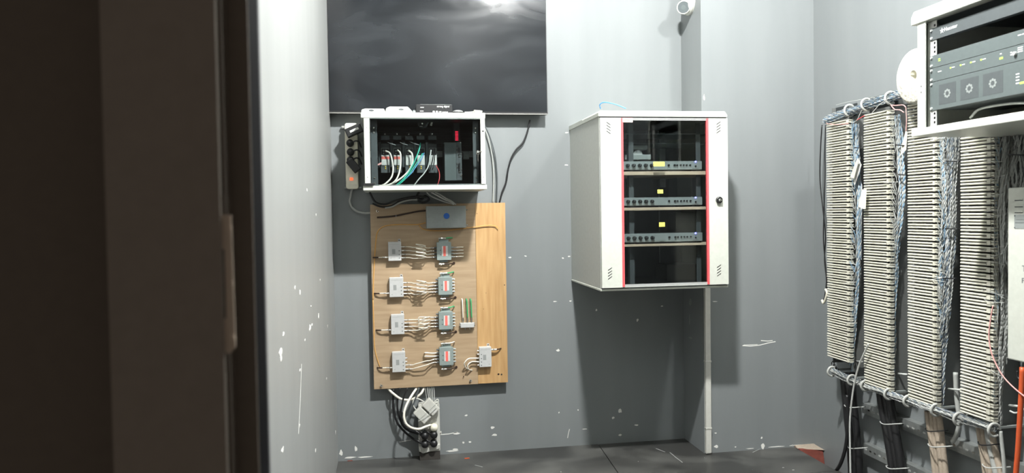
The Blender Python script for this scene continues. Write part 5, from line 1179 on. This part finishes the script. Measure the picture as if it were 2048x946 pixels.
for x in (1900, 1920, 1940.5, 1961):
    u = uu(x, 133); det(t, [(u, zB0+.030, u+.006, zB0+.0345, M_LEDG)], 'status_light'); det(t, [(u+.009, zB0+.031, u+.021, zB0+.0335, M_PRINTW)], 'printed_marks')
u = uu(1876, 140); det(t, [(u, zB0+.029, u+.016, zB0+.0315, M_PRINTW)], 'printed_marks')
u = uu(1999, 118); det(t, [(u, zB0+.018, u+.013, zB0+.024, M_LEDG)], 'power_light'); det(t, [(u+.002, zB0+.033, u+.008, zB0+.036, M_PRINTW)], 'printed_marks')
u = uu(2031, 111); b = OB2(); b.cyl((u, zB0+.024, .003), (u, zB0+.024, .010), .006, M_SILVER, n=14); b.build('button', t)
det(t, [(u+.008+.0*k, zB0+.025+k*.006, u+.026, zB0+.0275+k*.006, M_PRINTW) for k in range(3)], 'printed_marks')
det(t, [(u-.018, zB0+.022, u-.012, zB0+.025, M_PRINTW), (u-.018, zB0+.029, u-.013, zB0+.032, M_PRINTW)], 'printed_marks')
t = dev('fan_rack_unit', zC0, zB0, 'tall grey two-unit device with three dark fan windows, lowest in the open rack', M_RACKPANEL)
FU = [(1878, 1912), (1921, 1957), (1966, 2006)]
for (x0, x1) in FU:
    u0_, u1_ = uu(x0, 180), uu(x1, 180); zc_ = (zC0+zB0)/2; hh = .0335
    b = OB2(); b.box((u0_, zc_-hh, .003), (u1_, zc_+hh, .0034), M_DGREY); b.build('fan_window', t)
    b = OB2(); uc = (u0_+u1_)/2
    for k in range(8):
        a_ = k*math.pi/4; b.cyl((uc+.011*math.cos(a_), zc_+.011*math.sin(a_), .0034), (uc+.011*math.cos(a_), zc_+.011*math.sin(a_), .004), .0042, M_MGREY, n=8)
    b.build('fan_hub', t)
u = uu(2032, 150); det(t, [(u, zC0+.058-k*.009, u+.012, zC0+.061-k*.009, M_PRINTW) for k in range(4)], 'printed_marks')
det(t, [(u+.014, zC0+.028, u+.034, zC0+.034, M_LEDG)], 'status_light')
p0_ = (XO2+.06, far-uu(1915, 230), zC0-.055); 
cable('rack_cable', [(XO2+.05, far-uu(1912, 232), zr(236, 1912)), (XO2+.05, far-uu(1928, 222), zr(219, 1928)), (XO2+.05, far-uu(1960, 212), zr(211, 1960)), (XO2+.05, far-uu(2000, 206), zr(206, 2000)), (XO2+.05, far-uu(2040, 208), zr(207, 2040)), (XO2+.05, far-uu(2080, 210), zr(215, 2080))], .0042, M_GCABLE, 'grey cable arching in the dark bottom bay of the open rack')

# ------------------------------------------------------------------ white wall box and orange conduit at the right edge
XBX = 1.98
f_ = onX(2015, 545, XBX).y; zt_ = onX(2015, 376, XBX).z; zb2 = onX(2016, 718, XBX).z; nn = f_-.34
t = thing('alarm_panel_box', (XR-.02, (f_+nn)/2, zb2), 'white wall box with louvre slots and lettering at the right edge', 'electrical box')
b = MB('R', (XBX, f_, 0)); b.box((0, zb2, -(XR-XBX-.001)), (f_-nn, zt_, 0), M_WHITE); b.build('enclosure', t, .004)
b = MB('R', (XBX, f_, 0)); 
for y in (400, 413, 424.5):
    p = onX(2029, y, XBX); u = f_-p.y; b.prism([(u, p.z), (u+.002, p.z+.0035), (u+.03, p.z+.0035), (u+.034, p.z)], 0.0003, .003, M_WHITE); b.box((u+.001, p.z-.003, .0003), (u+.033, p.z, .0008), M_DGREY)
b.build('louvre_slots', t)
p = onX(2029, 457, XBX); q = onX(2029, 429, XBX); u = f_-p.y
b = MB('R', (XBX, f_, 0)); b.box((u, p.z, .0003), (u+.07, q.z, .001), M_MGREY); b.box((u+.004, p.z+.018, .001), (u+.066, p.z+.0195, .0014), M_DGREY); b.box((u+.008, p.z+.028, .001), (u+.06, p.z+.029, .0014), M_DGREY)
b.cyl((u+.002, p.z+.003, .001), (u+.002, p.z+.003, .002), .002, M_DGREY, n=8); b.cyl((u+.002, q.z-.004, .001), (u+.002, q.z-.004, .002), .002, M_DGREY, n=8); b.build('rating_plate', t)
p = onX(2044, 543, XBX); q = onX(2043, 566, XBX)
b = MB('R', (XBX, f_, 0)); b.text('TE', f_-p.y, p.z, .0004, .028, M_PRINT); b.build('lettering', t); b = MB('R', (XBX, f_, 0)); b.text('FIRE', f_-q.y, q.z, .0004, .024, M_PRINT); b.build('lettering', t)
fat([(2045,735),(2042,800),(2039,850),(2036,900),(2032,946),(2028,1000)], .0085, M_ORANGE, 'orange conduit running down to the floor below the white wall box', 2.10, 'orange_conduit', sides=14)
fat([(2020,822),(2032,826),(2050,818)], .0032, M_WWIRE, 'short white wire crossing behind the orange conduit', 2.14, 'hanging_wire')
fat([(2034,742),(2036,755),(2046,762)], .003, M_BLACK, 'short black wire under the white wall box', 2.12, 'hanging_wire')
